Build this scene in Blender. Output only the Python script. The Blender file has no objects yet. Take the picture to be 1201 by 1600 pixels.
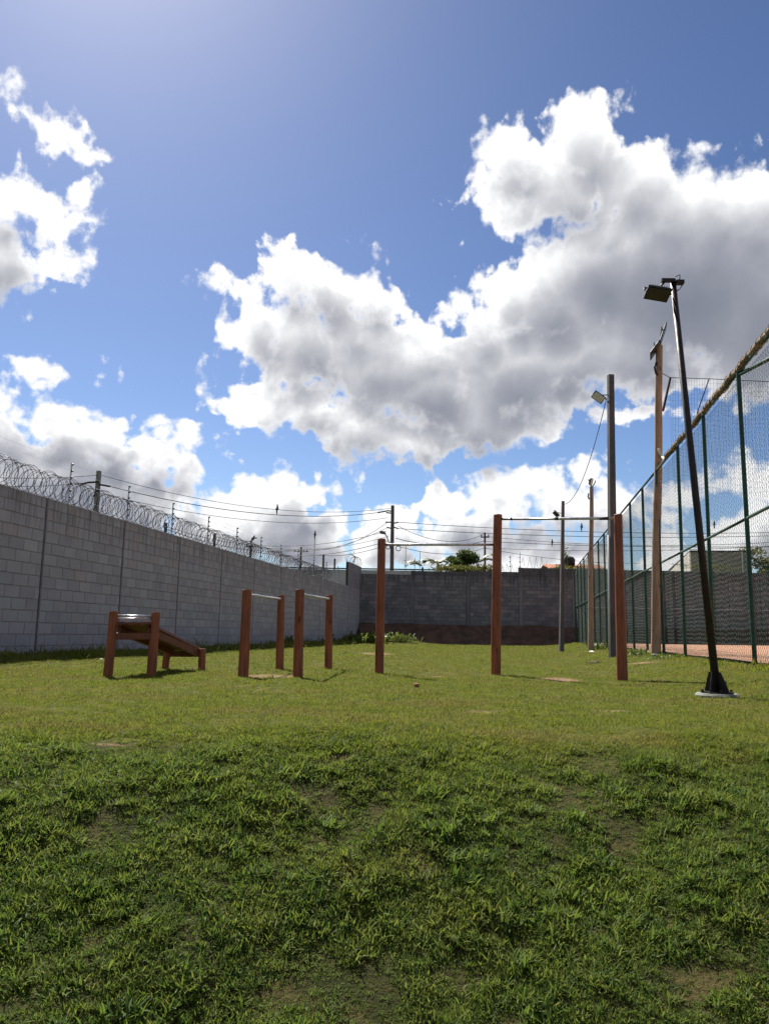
import bpy, bmesh, math, random
import numpy as np
from mathutils import Vector, Matrix

random.seed(7)
RNG = np.random.default_rng(11)
scene = bpy.context.scene
COL = scene.collection

# ------------------------------------------------------------------ camera
CAM_Z = 0.50                      # metres above the upper lawn (the photographer stands lower down the bank)
F_PX, PW, PH = 1222.0, 1201.0, 1600.0
PITCH, ROLL = math.radians(8.87), math.radians(0.9)
_f = Vector((0, math.cos(PITCH), math.sin(PITCH)))
_u0 = Vector((0, -math.sin(PITCH), math.cos(PITCH)))
_r0 = Vector((1, 0, 0))
_u = _u0 * math.cos(ROLL) - _r0 * math.sin(ROLL)
_r = _r0 * math.cos(ROLL) + _u0 * math.sin(ROLL)
CAM = Vector((0, 0, CAM_Z))
cam_data = bpy.data.cameras.new('camera')
cam_data.sensor_fit = 'VERTICAL'
cam_data.sensor_height = 36.0
cam_data.lens = F_PX / PH * 36.0
cam_data.clip_start = 0.05
cam_data.clip_end = 3000
cam = bpy.data.objects.new('camera', cam_data)
COL.objects.link(cam)
M = Matrix((_r, _u, -_f)).transposed().to_4x4()
M.translation = CAM
cam.matrix_world = M
scene.camera = cam


def ray(px, py):
    d = _f + _r * ((px - PW / 2) / F_PX) - _u * ((py - PH / 2) / F_PX)
    return d.normalized()


def at(px, py, Y):
    """point on the pixel's ray at world depth Y"""
    d = ray(px, py)
    return CAM + d * (Y / d.y)


# ------------------------------------------------------------------ light and sky
SUN_AZ, SUN_EL = math.radians(-25.0), math.radians(51.0)      # azimuth from +Y, to the left
sun_dir = Vector((math.sin(SUN_AZ) * math.cos(SUN_EL), math.cos(SUN_AZ) * math.cos(SUN_EL), math.sin(SUN_EL)))
sd = bpy.data.lights.new('sun', 'SUN')
sd.energy = 5.0
sd.angle = math.radians(0.53)
sd.color = (1.0, 0.95, 0.87)
sun = bpy.data.objects.new('sun', sd)
sun.rotation_euler = (-sun_dir).to_track_quat('-Z', 'Y').to_euler()
sun.location = (0, 0, 30)
COL.objects.link(sun)

scene.view_settings.view_transform = 'Standard'
scene.view_settings.look = 'None'
scene.view_settings.exposure = 0.95
scene.view_settings.gamma = 1.0
scene.view_settings.use_curve_mapping = False
scene.render.engine = 'CYCLES'
scene.cycles.use_adaptive_sampling = True
scene.cycles.adaptive_threshold = 0.015
scene.cycles.adaptive_min_samples = 24
scene.cycles.use_denoising = True
scene.cycles.denoiser = 'OPENIMAGEDENOISE'
scene.cycles.denoising_input_passes = 'RGB_ALBEDO_NORMAL'
scene.cycles.denoising_prefilter = 'NONE'
scene.cycles.max_bounces = 5
scene.cycles.diffuse_bounces = 3
scene.cycles.transparent_max_bounces = 8


class NT:
    """small helper for writing node trees"""
    def __init__(s, tree):
        s.t = tree
        s.n = tree.nodes
        s.l = tree.links

    def new(s, typ, **kw):
        n = s.n.new(typ)
        for k, v in kw.items():
            setattr(n, k, v)
        return n

    def put(s, sock, val):
        if isinstance(val, bpy.types.NodeSocket):
            s.l.new(val, sock)
        elif val is not None:
            sock.default_value = val

    def m(s, op, a, b=None, c=None, clamp=False):
        n = s.new('ShaderNodeMath', operation=op, use_clamp=clamp)
        s.put(n.inputs[0], a)
        if b is not None: s.put(n.inputs[1], b)
        if c is not None: s.put(n.inputs[2], c)
        return n.outputs[0]

    def vm(s, op, a, b=None, c=None, out=0):
        n = s.new('ShaderNodeVectorMath', operation=op)
        s.put(n.inputs[0], a)
        if b is not None: s.put(n.inputs[1], b)
        if c is not None: s.put(n.inputs[2], c)
        return n.outputs[out]

    def noise(s, vec, scale, detail=4, rough=0.55, lac=2.0, out=0, dist=0.0, dim='3D'):
        n = s.new('ShaderNodeTexNoise', noise_dimensions=dim)
        if vec is not None: s.put(n.inputs['Vector'], vec)
        n.inputs['Scale'].default_value = scale
        n.inputs['Detail'].default_value = detail
        n.inputs['Roughness'].default_value = rough
        n.inputs['Lacunarity'].default_value = lac
        n.inputs['Distortion'].default_value = dist
        return n.outputs[out]

    def sstep(s, v, lo, hi, a=0.0, b=1.0, typ='SMOOTHSTEP'):
        n = s.new('ShaderNodeMapRange', interpolation_type=typ)
        s.put(n.inputs['Value'], v)
        for k, x in (('From Min', lo), ('From Max', hi), ('To Min', a), ('To Max', b)):
            s.put(n.inputs[k], x)
        return n.outputs[0]

    def mix(s, f, a, b, typ='MIX'):
        n = s.new('ShaderNodeMix', data_type='RGBA', blend_type=typ)
        s.put(n.inputs[0], f)
        s.put(n.inputs[6], a if isinstance(a, bpy.types.NodeSocket) else (*a, 1.0) if len(a) == 3 else a)
        s.put(n.inputs[7], b if isinstance(b, bpy.types.NodeSocket) else (*b, 1.0) if len(b) == 3 else b)
        return n.outputs[2]


def azel(px, py):
    d = ray(px, py)
    return math.atan2(d.x, d.y), math.asin(d.z)


# cumulus puffs: where each stands in the sky, from its place over the landscape (x, y, half width, half height)
PUFFS = [
    # big bank to the right
    (800, 245, 62, 52), (905, 225, 85, 55), (870, 290, 110, 60), (790, 300, 50, 28), (775, 346, 42, 13),
    (985, 290, 75, 55), (930, 335, 62, 42), (1040, 330, 80, 65), (1100, 340, 90, 60), (1170, 350, 95, 75), (1060, 430, 190, 130),
    (930, 420, 115, 95), (1190, 480, 160, 120), (1000, 530, 180, 70), (1130, 545, 130, 42), (850, 470, 85, 75),
    (795, 480, 55, 55), (735, 510, 60, 50), (690, 545, 60, 45),
    (870, 565, 110, 70), (790, 580, 110, 80), (1015, 590, 60, 22),
    # left lobes of the bank
    (450, 440, 40, 38), (510, 455, 75, 48), (575, 455, 45, 42), (365, 458, 28, 18), (338, 515, 14, 20),
    (400, 510, 62, 50), (480, 530, 100, 60), (590, 560, 100, 60), (660, 600, 110, 65),
    (395, 625, 55, 22), (460, 625, 80, 40), (540, 660, 90, 45), (640, 680, 90, 40), (720, 650, 110, 55), (810, 670, 60, 32), (620, 705, 40, 20),
    (560, 500, 72, 46), (655, 540, 50, 36), (715, 525, 70, 46), (440, 560, 70, 40),
    # top left
    (20, 152, 25, 20), (52, 182, 25, 15), (88, 205, 27, 20), (125, 226, 15, 11), (100, 236, 13, 9),
    (-10, 318, 66, 34), (60, 332, 58, 28), (122, 306, 28, 32), (-10, 402, 84, 52), (60, 405, 48, 32), (25, 436, 44, 20), (122, 408, 12, 8),
    # low left
    (65, 583, 32, 7), (0, 658, 60, 34), (70, 672, 75, 36), (160, 690, 75, 48), (235, 715, 70, 38), (300, 722, 36, 24),
    (90, 740, 160, 55), (40, 800, 150, 60), (200, 780, 110, 40), (292, 665, 14, 7),
    # low middle
    (400, 785, 60, 32), (455, 790, 70, 38), (350, 800, 50, 28), (510, 815, 42, 30), (430, 835, 130, 50), (310, 830, 60, 40), (560, 850, 50, 22), (500, 868, 120, 26),
    # low right
    (675, 785, 42, 32), (720, 800, 70, 35), (790, 775, 60, 30), (850, 755, 45, 26), (910, 745, 60, 28), (965, 758, 36, 24),
    (830, 805, 140, 35), (620, 840, 60, 40), (760, 838, 120, 24), (930, 800, 90, 34), (880, 870, 130, 22), (610, 870, 50, 20), (1000, 880, 60, 18),
    (1060, 790, 50, 26), (1185, 760, 42, 32), (1120, 850, 90, 30), (1200, 830, 70, 40),
    # scraps of cloud
    (700, 327, 5, 4), (975, 640, 22, 7), (1015, 632, 24, 7),
]


def cloud_group(rough_only=False):
    g = bpy.data.node_groups.new('cloud_field', 'ShaderNodeTree')
    g.interface.new_socket('p', in_out='INPUT', socket_type='NodeSocketVector')
    g.interface.new_socket('base', in_out='OUTPUT', socket_type='NodeSocketFloat')
    g.interface.new_socket('density', in_out='OUTPUT', socket_type='NodeSocketFloat')
    t = NT(g)
    gi, go = t.new('NodeGroupInput'), t.new('NodeGroupOutput')
    p = gi.outputs[0]
    # warp so that puffs lose their oval outline
    w = t.noise(p, 7.0, 3, 0.6, out=1, dim='2D')
    w = t.vm('SUBTRACT', w, (0.5, 0.5, 0.5))
    q = t.vm('MULTIPLY_ADD', w, (0.055, 0.045, 0.0), p)
    acc = None
    for (px, py, rx, ry) in PUFFS:
        if rough_only and min(rx, ry) < 34:
            continue
        a, e = azel(px, py)
        ra, re = rx / F_PX * 0.97, ry / F_PX * 0.97
        rm = min(ra, re)
        v = t.vm('MULTIPLY_ADD', q, (1 / ra, 1 / re, 0), (-a / ra, -e / re, 0))
        ln = t.vm('LENGTH', v, out=1)
        f = t.m('MULTIPLY_ADD', ln, -rm, rm)
        acc = f if acc is None else t.m('SMOOTH_MAX', acc, f, 0.022)
    # the sky outside the view goes on with scattered cumulus of the same kind
    sep = t.new('ShaderNodeSeparateXYZ')
    t.put(sep.inputs[0], p)
    out1 = t.sstep(t.m('ABSOLUTE', sep.outputs[0]), 0.46, 0.60)
    out2 = t.sstep(sep.outputs[1], 0.80, 0.95)
    outside = t.m('MAXIMUM', out1, out2)
    wild = t.noise(q, 2.6, 2, 0.5, dim='2D')
    wild = t.m('MULTIPLY_ADD', wild, 0.55, -0.30)
    wild = t.m('ADD', wild, t.m('MULTIPLY_ADD', outside, 0.5, -0.5))
    acc = t.m('MAXIMUM', acc, wild)
    n1 = t.noise(p, 17.0, 4 if rough_only else 8, 0.60, 2.1, dim='2D')
    vo = t.new('ShaderNodeTexVoronoi', feature='SMOOTH_F1', voronoi_dimensions='2D')
    t.put(vo.inputs['Vector'], t.vm('MULTIPLY_ADD', w, (0.06, 0.06, 0.06), p))
    vo.inputs['Scale'].default_value = 26
    vo.inputs['Detail'].default_value = 2
    vo.inputs['Roughness'].default_value = 0.5
    vo.inputs['Smoothness'].default_value = 0.6
    b = t.m('MULTIPLY_ADD', vo.outputs['Distance'], -0.030, 0.010)
    d = t.m('ADD', acc, t.m('MULTIPLY_ADD', n1, 0.080, -0.020))
    d = t.m('ADD', d, b)
    t.put(go.inputs[0], acc)
    t.put(go.inputs[1], d)
    return g


world = bpy.data.worlds.new('World')
scene.world = world
world.use_nodes = True
try:
    world.cycles.sampling_method = 'MANUAL'
    world.cycles.sample_map_resolution = 512
except Exception:
    pass
wt = NT(world.node_tree)
wt.n.clear()
sky = wt.new('ShaderNodeTexSky', sky_type='NISHITA')
sky.sun_disc = False
sky.sun_elevation = SUN_EL
sky.sun_rotation = SUN_AZ          # blender: clockwise from +Y
sky.altitude = 800
sky.air_density = 1.0
sky.dust_density = 0.8
sky.ozone_density = 2.0
bg_sky = wt.new('ShaderNodeBackground')
hs = wt.new('ShaderNodeHueSaturation')
hs.inputs['Saturation'].default_value = 1.02
hs.inputs['Hue'].default_value = 0.504
wt.l.new(sky.outputs[0], hs.inputs['Color'])
sc_ = wt.vm('MULTIPLY', hs.outputs[0], (0.11, 0.11, 0.11))      # bring to 0..1, deepen the blue, scale back
gm_ = wt.new('ShaderNodeGamma')
wt.l.new(sc_, gm_.inputs[0])
gm_.inputs[1].default_value = 1.28
wt.l.new(wt.vm('MULTIPLY', gm_.outputs[0], (10.4, 10.4, 10.4)), bg_sky.inputs[0])
bg_sky.inputs[1].default_value = 0.054
tc = wt.new('ShaderNodeTexCoord')
sx = wt.new('ShaderNodeSeparateXYZ')
wt.l.new(wt.vm('NORMALIZE', tc.outputs['Generated']), sx.inputs[0])
az = wt.m('ARCTAN2', sx.outputs[0], sx.outputs[1])
el = wt.m('ARCSINE', sx.outputs[2])
cx = wt.new('ShaderNodeCombineXYZ')
wt.l.new(az, cx.inputs[0]); wt.l.new(el, cx.inputs[1])
P0 = cx.outputs[0]
CG = cloud_group()
g0 = wt.new('ShaderNodeGroup'); g0.node_tree = CG; wt.l.new(P0, g0.inputs[0])
g1 = wt.new('ShaderNodeGroup'); g1.node_tree = cloud_group(True)
wt.l.new(wt.vm('ADD', P0, (-0.014, 0.036, 0.0)), g1.inputs[0])
den0, base0 = g0.outputs['density'], g0.outputs['base']
den1, base1 = g1.outputs['density'], g1.outputs['base']
soft = wt.noise(P0, 9.0, 2, 0.5, dim='2D')
hi = wt.m('MULTIPLY_ADD', soft, 0.030, 0.002)
alpha = wt.sstep(den0, 0.0, hi)
d1p = wt.m('MAXIMUM', den1, 0.0)
b1p = wt.m('MAXIMUM', base1, 0.0)
tau = wt.m('ADD', wt.m('MULTIPLY', d1p, 11.0), wt.m('MULTIPLY', b1p, 26.0))
# low in the sky the clouds are seen from the side and look deeper; near the sun light comes through
deep = wt.m('MULTIPLY', wt.sstep(el, 0.06, 0.34, 2.3, 1.0), wt.sstep(el, 0.40, 0.68, 1.0, 0.55))
lit = wt.m('EXPONENT', wt.m('MULTIPLY', wt.m('MULTIPLY', tau, deep), -1.0))
# thin parts let the sun through
thin = wt.sstep(den0, 0.0, 0.035, 0.35, 0.0)
lit = wt.m('ADD', lit, thin, clamp=True)
ccol = wt.mix(lit, (0.215, 0.235, 0.30), (1.08, 1.08, 1.09))
bg_cl = wt.new('ShaderNodeBackground')
wt.l.new(ccol, bg_cl.inputs[0])
bg_cl.inputs[1].default_value = 0.52
mx = wt.new('ShaderNodeMixShader')
wt.l.new(alpha, mx.inputs[0]); wt.l.new(bg_sky.outputs[0], mx.inputs[1]); wt.l.new(bg_cl.outputs[0], mx.inputs[2])
wo = wt.new('ShaderNodeOutputWorld')
wt.l.new(mx.outputs[0], wo.inputs[0])

# ------------------------------------------------------------------ materials
MATS = {}


def material(name):
    m = bpy.data.materials.new(name)
    m.use_nodes = True
    t = NT(m.node_tree)
    t.n.clear()
    o = t.new('ShaderNodeOutputMaterial')
    b = t.new('ShaderNodeBsdfPrincipled')
    t.l.new(b.outputs[0], o.inputs[0])
    MATS[name] = m
    return m, t, b, o


def bump(t, b, h, strength=0.3, dist=0.01):
    n = t.new('ShaderNodeBump')
    n.inputs['Strength'].default_value = strength
    n.inputs['Distance'].default_value = dist
    t.put(n.inputs['Height'], h)
    t.l.new(n.outputs[0], b.inputs['Normal'])


def simple(name, c1, c2, scale=6.0, rough=0.7, metal=0.0, detail=5, bmp=0.15, coords='Object', stretch=(1, 1, 1), spec=0.3):
    m, t, b, o = material(name)
    tcn = t.new('ShaderNodeTexCoord')
    v = t.vm('MULTIPLY', tcn.outputs[coords], stretch)
    n = t.noise(v, scale, detail, 0.6)
    f = t.sstep(n, 0.3, 0.7)
    t.put(b.inputs['Base Color'], t.mix(f, c1, c2))
    t.put(b.inputs['Roughness'], t.sstep(n, 0.2, 0.8, max(0.05, rough - 0.12), min(1, rough + 0.12)))
    b.inputs['Metallic'].default_value = metal
    b.inputs['Specular IOR Level'].default_value = spec
    if bmp:
        bump(t, b, n, bmp, 0.01)
    return m


def geo_pos(t):
    return t.new('ShaderNodeNewGeometry').outputs['Position']


def block_material(name, dark, light, joint_dirt, top_z, moss=0.0):
    """weathered concrete block: tone differs from block to block, dirt runs down from the top"""
    m, t, b, o = material(name)
    gn = t.new('ShaderNodeNewGeometry')
    pos = gn.outputs['Position']
    oi = t.new('ShaderNodeObjectInfo')
    r = t.m('FRACT', t.m('ADD', oi.outputs['Random'], gn.outputs['Random Per Island']))
    n1 = t.noise(pos, 2.2, 5, 0.6)
    n2 = t.noise(pos, 38.0, 4, 0.65)
    f = t.m('ADD', t.m('MULTIPLY', r, 0.38), t.m('MULTIPLY', n1, 0.72))
    c = t.mix(t.sstep(f, 0.15, 0.95), dark, light)
    c = t.mix(t.m('MULTIPLY', t.sstep(r, 0.90, 0.95), 0.35), c, (0.34, 0.25, 0.24))
    c = t.mix(t.sstep(n2, 0.35, 0.75, 0.0, 0.2), c, tuple(x * 0.62 for x in dark))
    sz = t.new('ShaderNodeSeparateXYZ'); t.put(sz.inputs[0], pos)
    st = t.noise(t.vm('MULTIPLY', pos, (3.2, 3.2, 0.22)), 3.0, 4, 0.65)
    top = t.sstep(sz.outputs[2], top_z - 1.0, top_z, 0.0, 1.0)
    run = t.m('MULTIPLY', top, t.sstep(st, 0.44, 0.66))
    cap = t.m('MULTIPLY', t.sstep(sz.outputs[2], top_z - 0.20, top_z - 0.02), 0.45)
    run = t.m('MAXIMUM', t.m('MULTIPLY', run, 0.75), cap)
    c = t.mix(run, c, joint_dirt)
    splash = t.m('MULTIPLY', t.sstep(sz.outputs[2], 0.75, 0.1), t.sstep(n1, 0.35, 0.65, 0.1, 0.5))
    c = t.mix(splash, c, tuple(x * 0.7 for x in dark))
    t.put(b.inputs['Base Color'], c)
    b.inputs['Roughness'].default_value = 0.93
    b.inputs['Specular IOR Level'].default_value = 0.15
    bump(t, b, n2, 0.35, 0.004)
    return m


def wood_material(name, dark, mid, rough):
    m, t, b, o = material(name)
    tcn = t.new('ShaderNodeTexCoord')
    oi = t.new('ShaderNodeObjectInfo')
    v = t.vm('ADD', tcn.outputs['Object'], t.vm('MULTIPLY', oi.outputs['Location'], (3.1, 1.7, 0.3)))
    g = t.noise(t.vm('MULTIPLY', v, (1, 1, 0.05)), 55.0, 5, 0.6)
    big = t.noise(t.vm('MULTIPLY', v, (1, 1, 0.35)), 6.0, 4, 0.6)
    kn = t.new('ShaderNodeTexVoronoi'); t.put(kn.inputs['Vector'], t.vm('MULTIPLY', v, (1, 1, 0.45))); kn.inputs['Scale'].default_value = 5.5
    knot = t.sstep(kn.outputs['Distance'], 0.16, 0.05)
    c = t.mix(t.sstep(g, 0.32, 0.7), dark, mid)
    c = t.mix(t.sstep(big, 0.35, 0.75, 0.0, 0.6), c, tuple(x * 1.35 for x in mid))
    c = t.mix(t.m('MULTIPLY', knot, 0.8), c, tuple(x * 0.35 for x in dark))
    t.put(b.inputs['Base Color'], c)
    t.put(b.inputs['Roughness'], t.sstep(g, 0.2, 0.8, rough - 0.1, rough + 0.15))
    b.inputs['Specular IOR Level'].default_value = 0.35
    bump(t, b, t.m('ADD', g, t.m('MULTIPLY', knot, -0.6)), 0.35, 0.006)
    return m


def leaf_material(name, c1, c2, c3, trans=0.35, pos_scale=1.0):
    m, t, b, o = material(name)
    gn = t.new('ShaderNodeNewGeometry')
    oi = t.new('ShaderNodeObjectInfo')
    r = t.m('FRACT', t.m('ADD', oi.outputs['Random'], gn.outputs['Random Per Island']))
    n = t.noise(gn.outputs['Position'], pos_scale, 3, 0.55)
    c = t.mix(t.sstep(n, 0.35, 0.65), c1, c2)
    c = t.mix(t.sstep(r, 0.5, 1.0, 0.0, 0.8), c, c3)
    t.put(b.inputs['Base Color'], c)
    b.inputs['Roughness'].default_value = 0.5
    b.inputs['Specular IOR Level'].default_value = 0.3
    tr = t.new('ShaderNodeBsdfTranslucent')
    t.put(tr.inputs[0], t.mix(0.35, c, c3))
    mxs = t.new('ShaderNodeMixShader')
    mxs.inputs[0].default_value = trans
    t.l.new(b.outputs[0], mxs.inputs[1]); t.l.new(tr.outputs[0], mxs.inputs[2])
    t.l.new(mxs.outputs[0], o.inputs[0])
    return m


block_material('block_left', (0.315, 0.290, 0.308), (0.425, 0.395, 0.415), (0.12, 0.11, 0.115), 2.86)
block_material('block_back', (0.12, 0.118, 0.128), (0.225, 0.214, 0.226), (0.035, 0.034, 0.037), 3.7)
simple('mortar', (0.24, 0.222, 0.235), (0.33, 0.305, 0.32), 9.0, 0.95)
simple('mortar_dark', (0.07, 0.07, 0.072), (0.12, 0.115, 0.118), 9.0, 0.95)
simple('groove', (0.035, 0.034, 0.036), (0.06, 0.057, 0.06), 7.0, 0.95)
simple('render_pale', (0.34, 0.315, 0.325), (0.47, 0.44, 0.45), 0.9, 0.95, detail=7)
simple('concrete_pole', (0.16, 0.15, 0.15), (0.27, 0.26, 0.26), 7.0, 0.9, stretch=(1, 1, 0.25))
simple('concrete_dark', (0.075, 0.067, 0.069), (0.125, 0.113, 0.115), 7.0, 0.9, stretch=(1, 1, 0.25))
simple('pad_concrete', (0.13, 0.14, 0.11), (0.24, 0.25, 0.21), 12.0, 0.95)
simple('dark_steel', (0.016, 0.013, 0.014), (0.035, 0.026, 0.026), 14.0, 0.5, metal=0.2)
simple('black_plastic', (0.015, 0.015, 0.017), (0.03, 0.03, 0.034), 20.0, 0.55)
simple('galvanised', (0.42, 0.43, 0.45), (0.62, 0.63, 0.65), 30.0, 0.38, metal=0.85, bmp=0.03)
simple('aluminium', (0.45, 0.46, 0.48), (0.6, 0.61, 0.63), 30.0, 0.45, metal=0.6, bmp=0.03)
simple('bar_steel', (0.35, 0.35, 0.37), (0.62, 0.62, 0.64), 25.0, 0.35, metal=0.8, bmp=0.03)
simple('grip_tape', (0.01, 0.01, 0.011), (0.025, 0.025, 0.027), 40.0, 0.8)
simple('razor_steel', (0.028, 0.029, 0.034), (0.06, 0.062, 0.07), 18.0, 0.55, metal=0.3, bmp=0)
simple('wire_black', (0.012, 0.012, 0.014), (0.02, 0.02, 0.022), 5.0, 0.6, bmp=0)
simple('green_paint', (0.012, 0.045, 0.030), (0.022, 0.075, 0.050), 10.0, 0.5, bmp=0.05)
simple('mesh_coating', (0.016, 0.040, 0.030), (0.036, 0.068, 0.054), 6.0, 0.7, bmp=0, spec=0.15)
simple('rope_net', (0.11, 0.075, 0.045), (0.30, 0.22, 0.14), 26.0, 0.95, bmp=0.9)
simple('rope_white', (0.45, 0.42, 0.35), (0.7, 0.66, 0.58), 30.0, 0.9)
simple('net_thread', (0.05, 0.055, 0.065), (0.09, 0.095, 0.11), 6.0, 0.8, bmp=0)
simple('glass_lens', (0.45, 0.47, 0.42), (0.62, 0.64, 0.58), 60.0, 0.2, bmp=0, spec=0.5)
simple('pvc_white', (0.6, 0.6, 0.6), (0.8, 0.8, 0.79), 6.0, 0.5)
simple('insulator', (0.02, 0.02, 0.022), (0.05, 0.05, 0.05), 9.0, 0.4)
simple('soil', (0.055, 0.031, 0.021), (0.13, 0.075, 0.05), 2.2, 0.98, detail=8, bmp=0.8)
simple('soil_clod_mat', (0.16, 0.065, 0.03), (0.26, 0.11, 0.05), 20.0, 0.98, bmp=0.6)
simple('lens_dark', (0.035, 0.032, 0.036), (0.055, 0.05, 0.055), 30.0, 0.35, bmp=0)
simple('court_dirt', (0.30, 0.15, 0.085), (0.42, 0.23, 0.14), 1.1, 0.98, detail=9, bmp=0.3)
simple('tan_render', (0.27, 0.22, 0.18), (0.34, 0.29, 0.24), 0.7, 0.95, detail=6)
simple('tan_render_sunlit', (0.50, 0.46, 0.42), (0.62, 0.58, 0.53), 0.8, 0.95, detail=6)  # paler copy of the tan render, sunlight put into the colour
simple('roof_tile', (0.26, 0.105, 0.055), (0.42, 0.19, 0.10), 5.0, 0.9, detail=6)
simple('debris', (0.03, 0.022, 0.016), (0.08, 0.06, 0.045), 25.0, 0.95)
simple('white_litter', (0.6, 0.6, 0.58), (0.75, 0.75, 0.72), 25.0, 0.8)
wood_material('stained_log', (0.13, 0.034, 0.014), (0.28, 0.082, 0.032), 0.5)
wood_material('tan_log', (0.20, 0.125, 0.082), (0.36, 0.24, 0.165), 0.75)
wood_material('stained_plank', (0.085, 0.024, 0.012), (0.17, 0.05, 0.024), 0.5)
leaf_material('shrub_leaf', (0.055, 0.085, 0.012), (0.13, 0.12, 0.018), (0.19, 0.18, 0.03), 0.35, 0.9)
leaf_material('tree_leaf', (0.030, 0.060, 0.012), (0.06, 0.095, 0.018), (0.11, 0.13, 0.03), 0.35, 0.9)
leaf_material('banana_leaf', (0.025, 0.055, 0.018), (0.05, 0.085, 0.025), (0.14, 0.12, 0.05), 0.25, 0.9)
leaf_material('weed_leaf', (0.05, 0.10, 0.014), (0.10, 0.14, 0.02), (0.17, 0.19, 0.035), 0.35, 2.0)
simple('bark', (0.06, 0.045, 0.03), (0.12, 0.09, 0.06), 10.0, 0.95)

# ------------------------------------------------------------------ mesh helpers


class MB:
    def __init__(s):
        s.v, s.f = [], []

    def add(s, vs, fs):
        k = len(s.v)
        s.v.extend([tuple(x) for x in vs])
        s.f.extend([tuple(i + k for i in f) for f in fs])
        return s

    def box(s, c, size, R=None):
        hx, hy, hz = size[0] / 2, size[1] / 2, size[2] / 2
        vs = [Vector((x, y, z)) for x in (-hx, hx) for y in (-hy, hy) for z in (-hz, hz)]
        if R is not None:
            vs = [R @ v for v in vs]
        vs = [v + Vector(c) for v in vs]
        return s.add(vs, [(0, 1, 3, 2), (4, 6, 7, 5), (0, 4, 5, 1), (2, 3, 7, 6), (0, 2, 6, 4), (1, 5, 7, 3)])

    def tube(s, pts, rad, n=8, caps=True, twist=0.0):
        pts = [Vector(p) for p in pts]
        if not hasattr(rad, '__len__'):
            rad = [rad] * len(pts)
        k0 = len(s.v)
        prev = None
        for i, p in enumerate(pts):
            a = pts[max(0, i - 1)]
            b = pts[min(len(pts) - 1, i + 1)]
            d = (b - a).normalized()
            if prev is None:
                ref = Vector((0, 0, 1)) if abs(d.z) < 0.9 else Vector((1, 0, 0))
                u = d.cross(ref).normalized()
            else:
                u = (prev - d * prev.dot(d)).normalized()
            prev = u
            w = d.cross(u)
            for j in range(n):
                a_ = 2 * math.pi * j / n + twist
                s.v.append(tuple(p + (u * math.cos(a_) + w * math.sin(a_)) * rad[i]))
        for i in range(len(pts) - 1):
            for j in range(n):
                a_ = k0 + i * n + j
                b_ = k0 + i * n + (j + 1) % n
                s.f.append((a_, b_, b_ + n, a_ + n))
        if caps:
            s.f.append(tuple(k0 + j for j in reversed(range(n))))
            e = k0 + (len(pts) - 1) * n
            s.f.append(tuple(e + j for j in range(n)))
        return s

    def build(s, name, mat, parent=None, origin=(0, 0, 0), smooth=False, kind=None):
        ox, oy, oz = origin
        me = bpy.data.meshes.new(name)
        me.from_pydata([(x - ox, y - oy, z - oz) for x, y, z in s.v], [], s.f)
        if isinstance(mat, str):
            mat = MATS[mat]
        me.materials.append(mat)
        if smooth:
            me.polygons.foreach_set('use_smooth', [True] * len(me.polygons))
        me.update()
        return link(name, me, parent, kind=kind, loc=origin if parent is None else (0, 0, 0))


def link(name, data, parent=None, loc=(0, 0, 0), rot=None, kind=None):
    o = bpy.data.objects.new(name, data)
    COL.objects.link(o)
    o.location = loc
    if rot is not None:
        o.rotation_euler = rot
    if parent is not None:
        o.parent = parent
    if kind:
        o['kind'] = kind
    return o


def tag(o, label, cat, group=None):
    o['label'] = label
    o['category'] = cat
    if group:
        o['group'] = group
    return o


def thing(name, label, cat, loc=(0, 0, 0), rz=0.0, group=None):
    o = bpy.data.objects.new(name, None)
    o.empty_display_size = 0.1
    COL.objects.link(o)
    o.location = loc
    o.rotation_euler = (0, 0, rz)
    return tag(o, label, cat, group)


def smooth_by_angle(o, ang=40):
    me = o.data
    me.polygons.foreach_set('use_smooth', [True] * len(me.polygons))
    try:
        me.set_sharp_from_angle(angle=math.radians(ang))
    except Exception:
        pass


def sag_line(a, b, sag, n=16):
    a, b = Vector(a), Vector(b)
    return [a.lerp(b, i / n) - Vector((0, 0, sag * 4 * (i / n) * (1 - i / n))) for i in range(n + 1)]


# ------------------------------------------------------------------ terrain
_v = ray(810, 994)
D = Vector((_v.x, _v.y, 0)).normalized()          # direction of the long wall and of the court fence
N = Vector((D.y, -D.x, 0))                        # to the right of it


def hit_plane(px, py, L):
    """pixel ray meets the vertical plane at signed offset L to the right of the camera, along D"""
    d = ray(px, py)
    return CAM + d * (L / d.dot(N))


def sst(x, a, b):
    t = np.clip((x - a) / (b - a), 0, 1)
    return t * t * (3 - 2 * t)


def gz(x, y):
    x = np.asarray(x, float); y = np.asarray(y, float)
    yc = 3.75 + 0.14 * np.sin(0.7 * x + 0.5) + 0.09 * np.sin(1.9 * x + 1.0)
    t = yc - y
    w = 0.16
    z = -0.38 * w * np.logaddexp(0, t / w)
    z = -1.15 + 0.12 * np.logaddexp(0, (z + 1.15) / 0.12)
    z = np.where(y < -3, -1.15, z)
    n = x * N.x + y * N.y
    far = sst(y, 5, 9)
    z = z + far * (0.165 * sst(n, 0.8, 3.0) + 0.01 * sst(-n, 3.0, 8.0) + 0.02 * sst(y, 12, 40))
    z = z + 0.012 * np.sin(2.3 * x + 0.6 * y) * np.sin(1.7 * y + 0.4) * sst(60 - y, 0, 20)
    nearb = sst(6.0 - y, 0, 2.5)
    z = z + nearb * (0.018 * np.sin(5.1 * x + 1.3 * np.sin(3 * y)) * np.sin(4.3 * y + x) + 0.012 * np.sin(9.7 * x - 2.0 * y) * np.sin(8.1 * y))
    # heap of earth in the far left corner
    z = z + 0.45 * np.exp(-(((x + 0.3) / 1.7) ** 2 + ((y - 38.3) / 1.6) ** 2))
    return z


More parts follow.
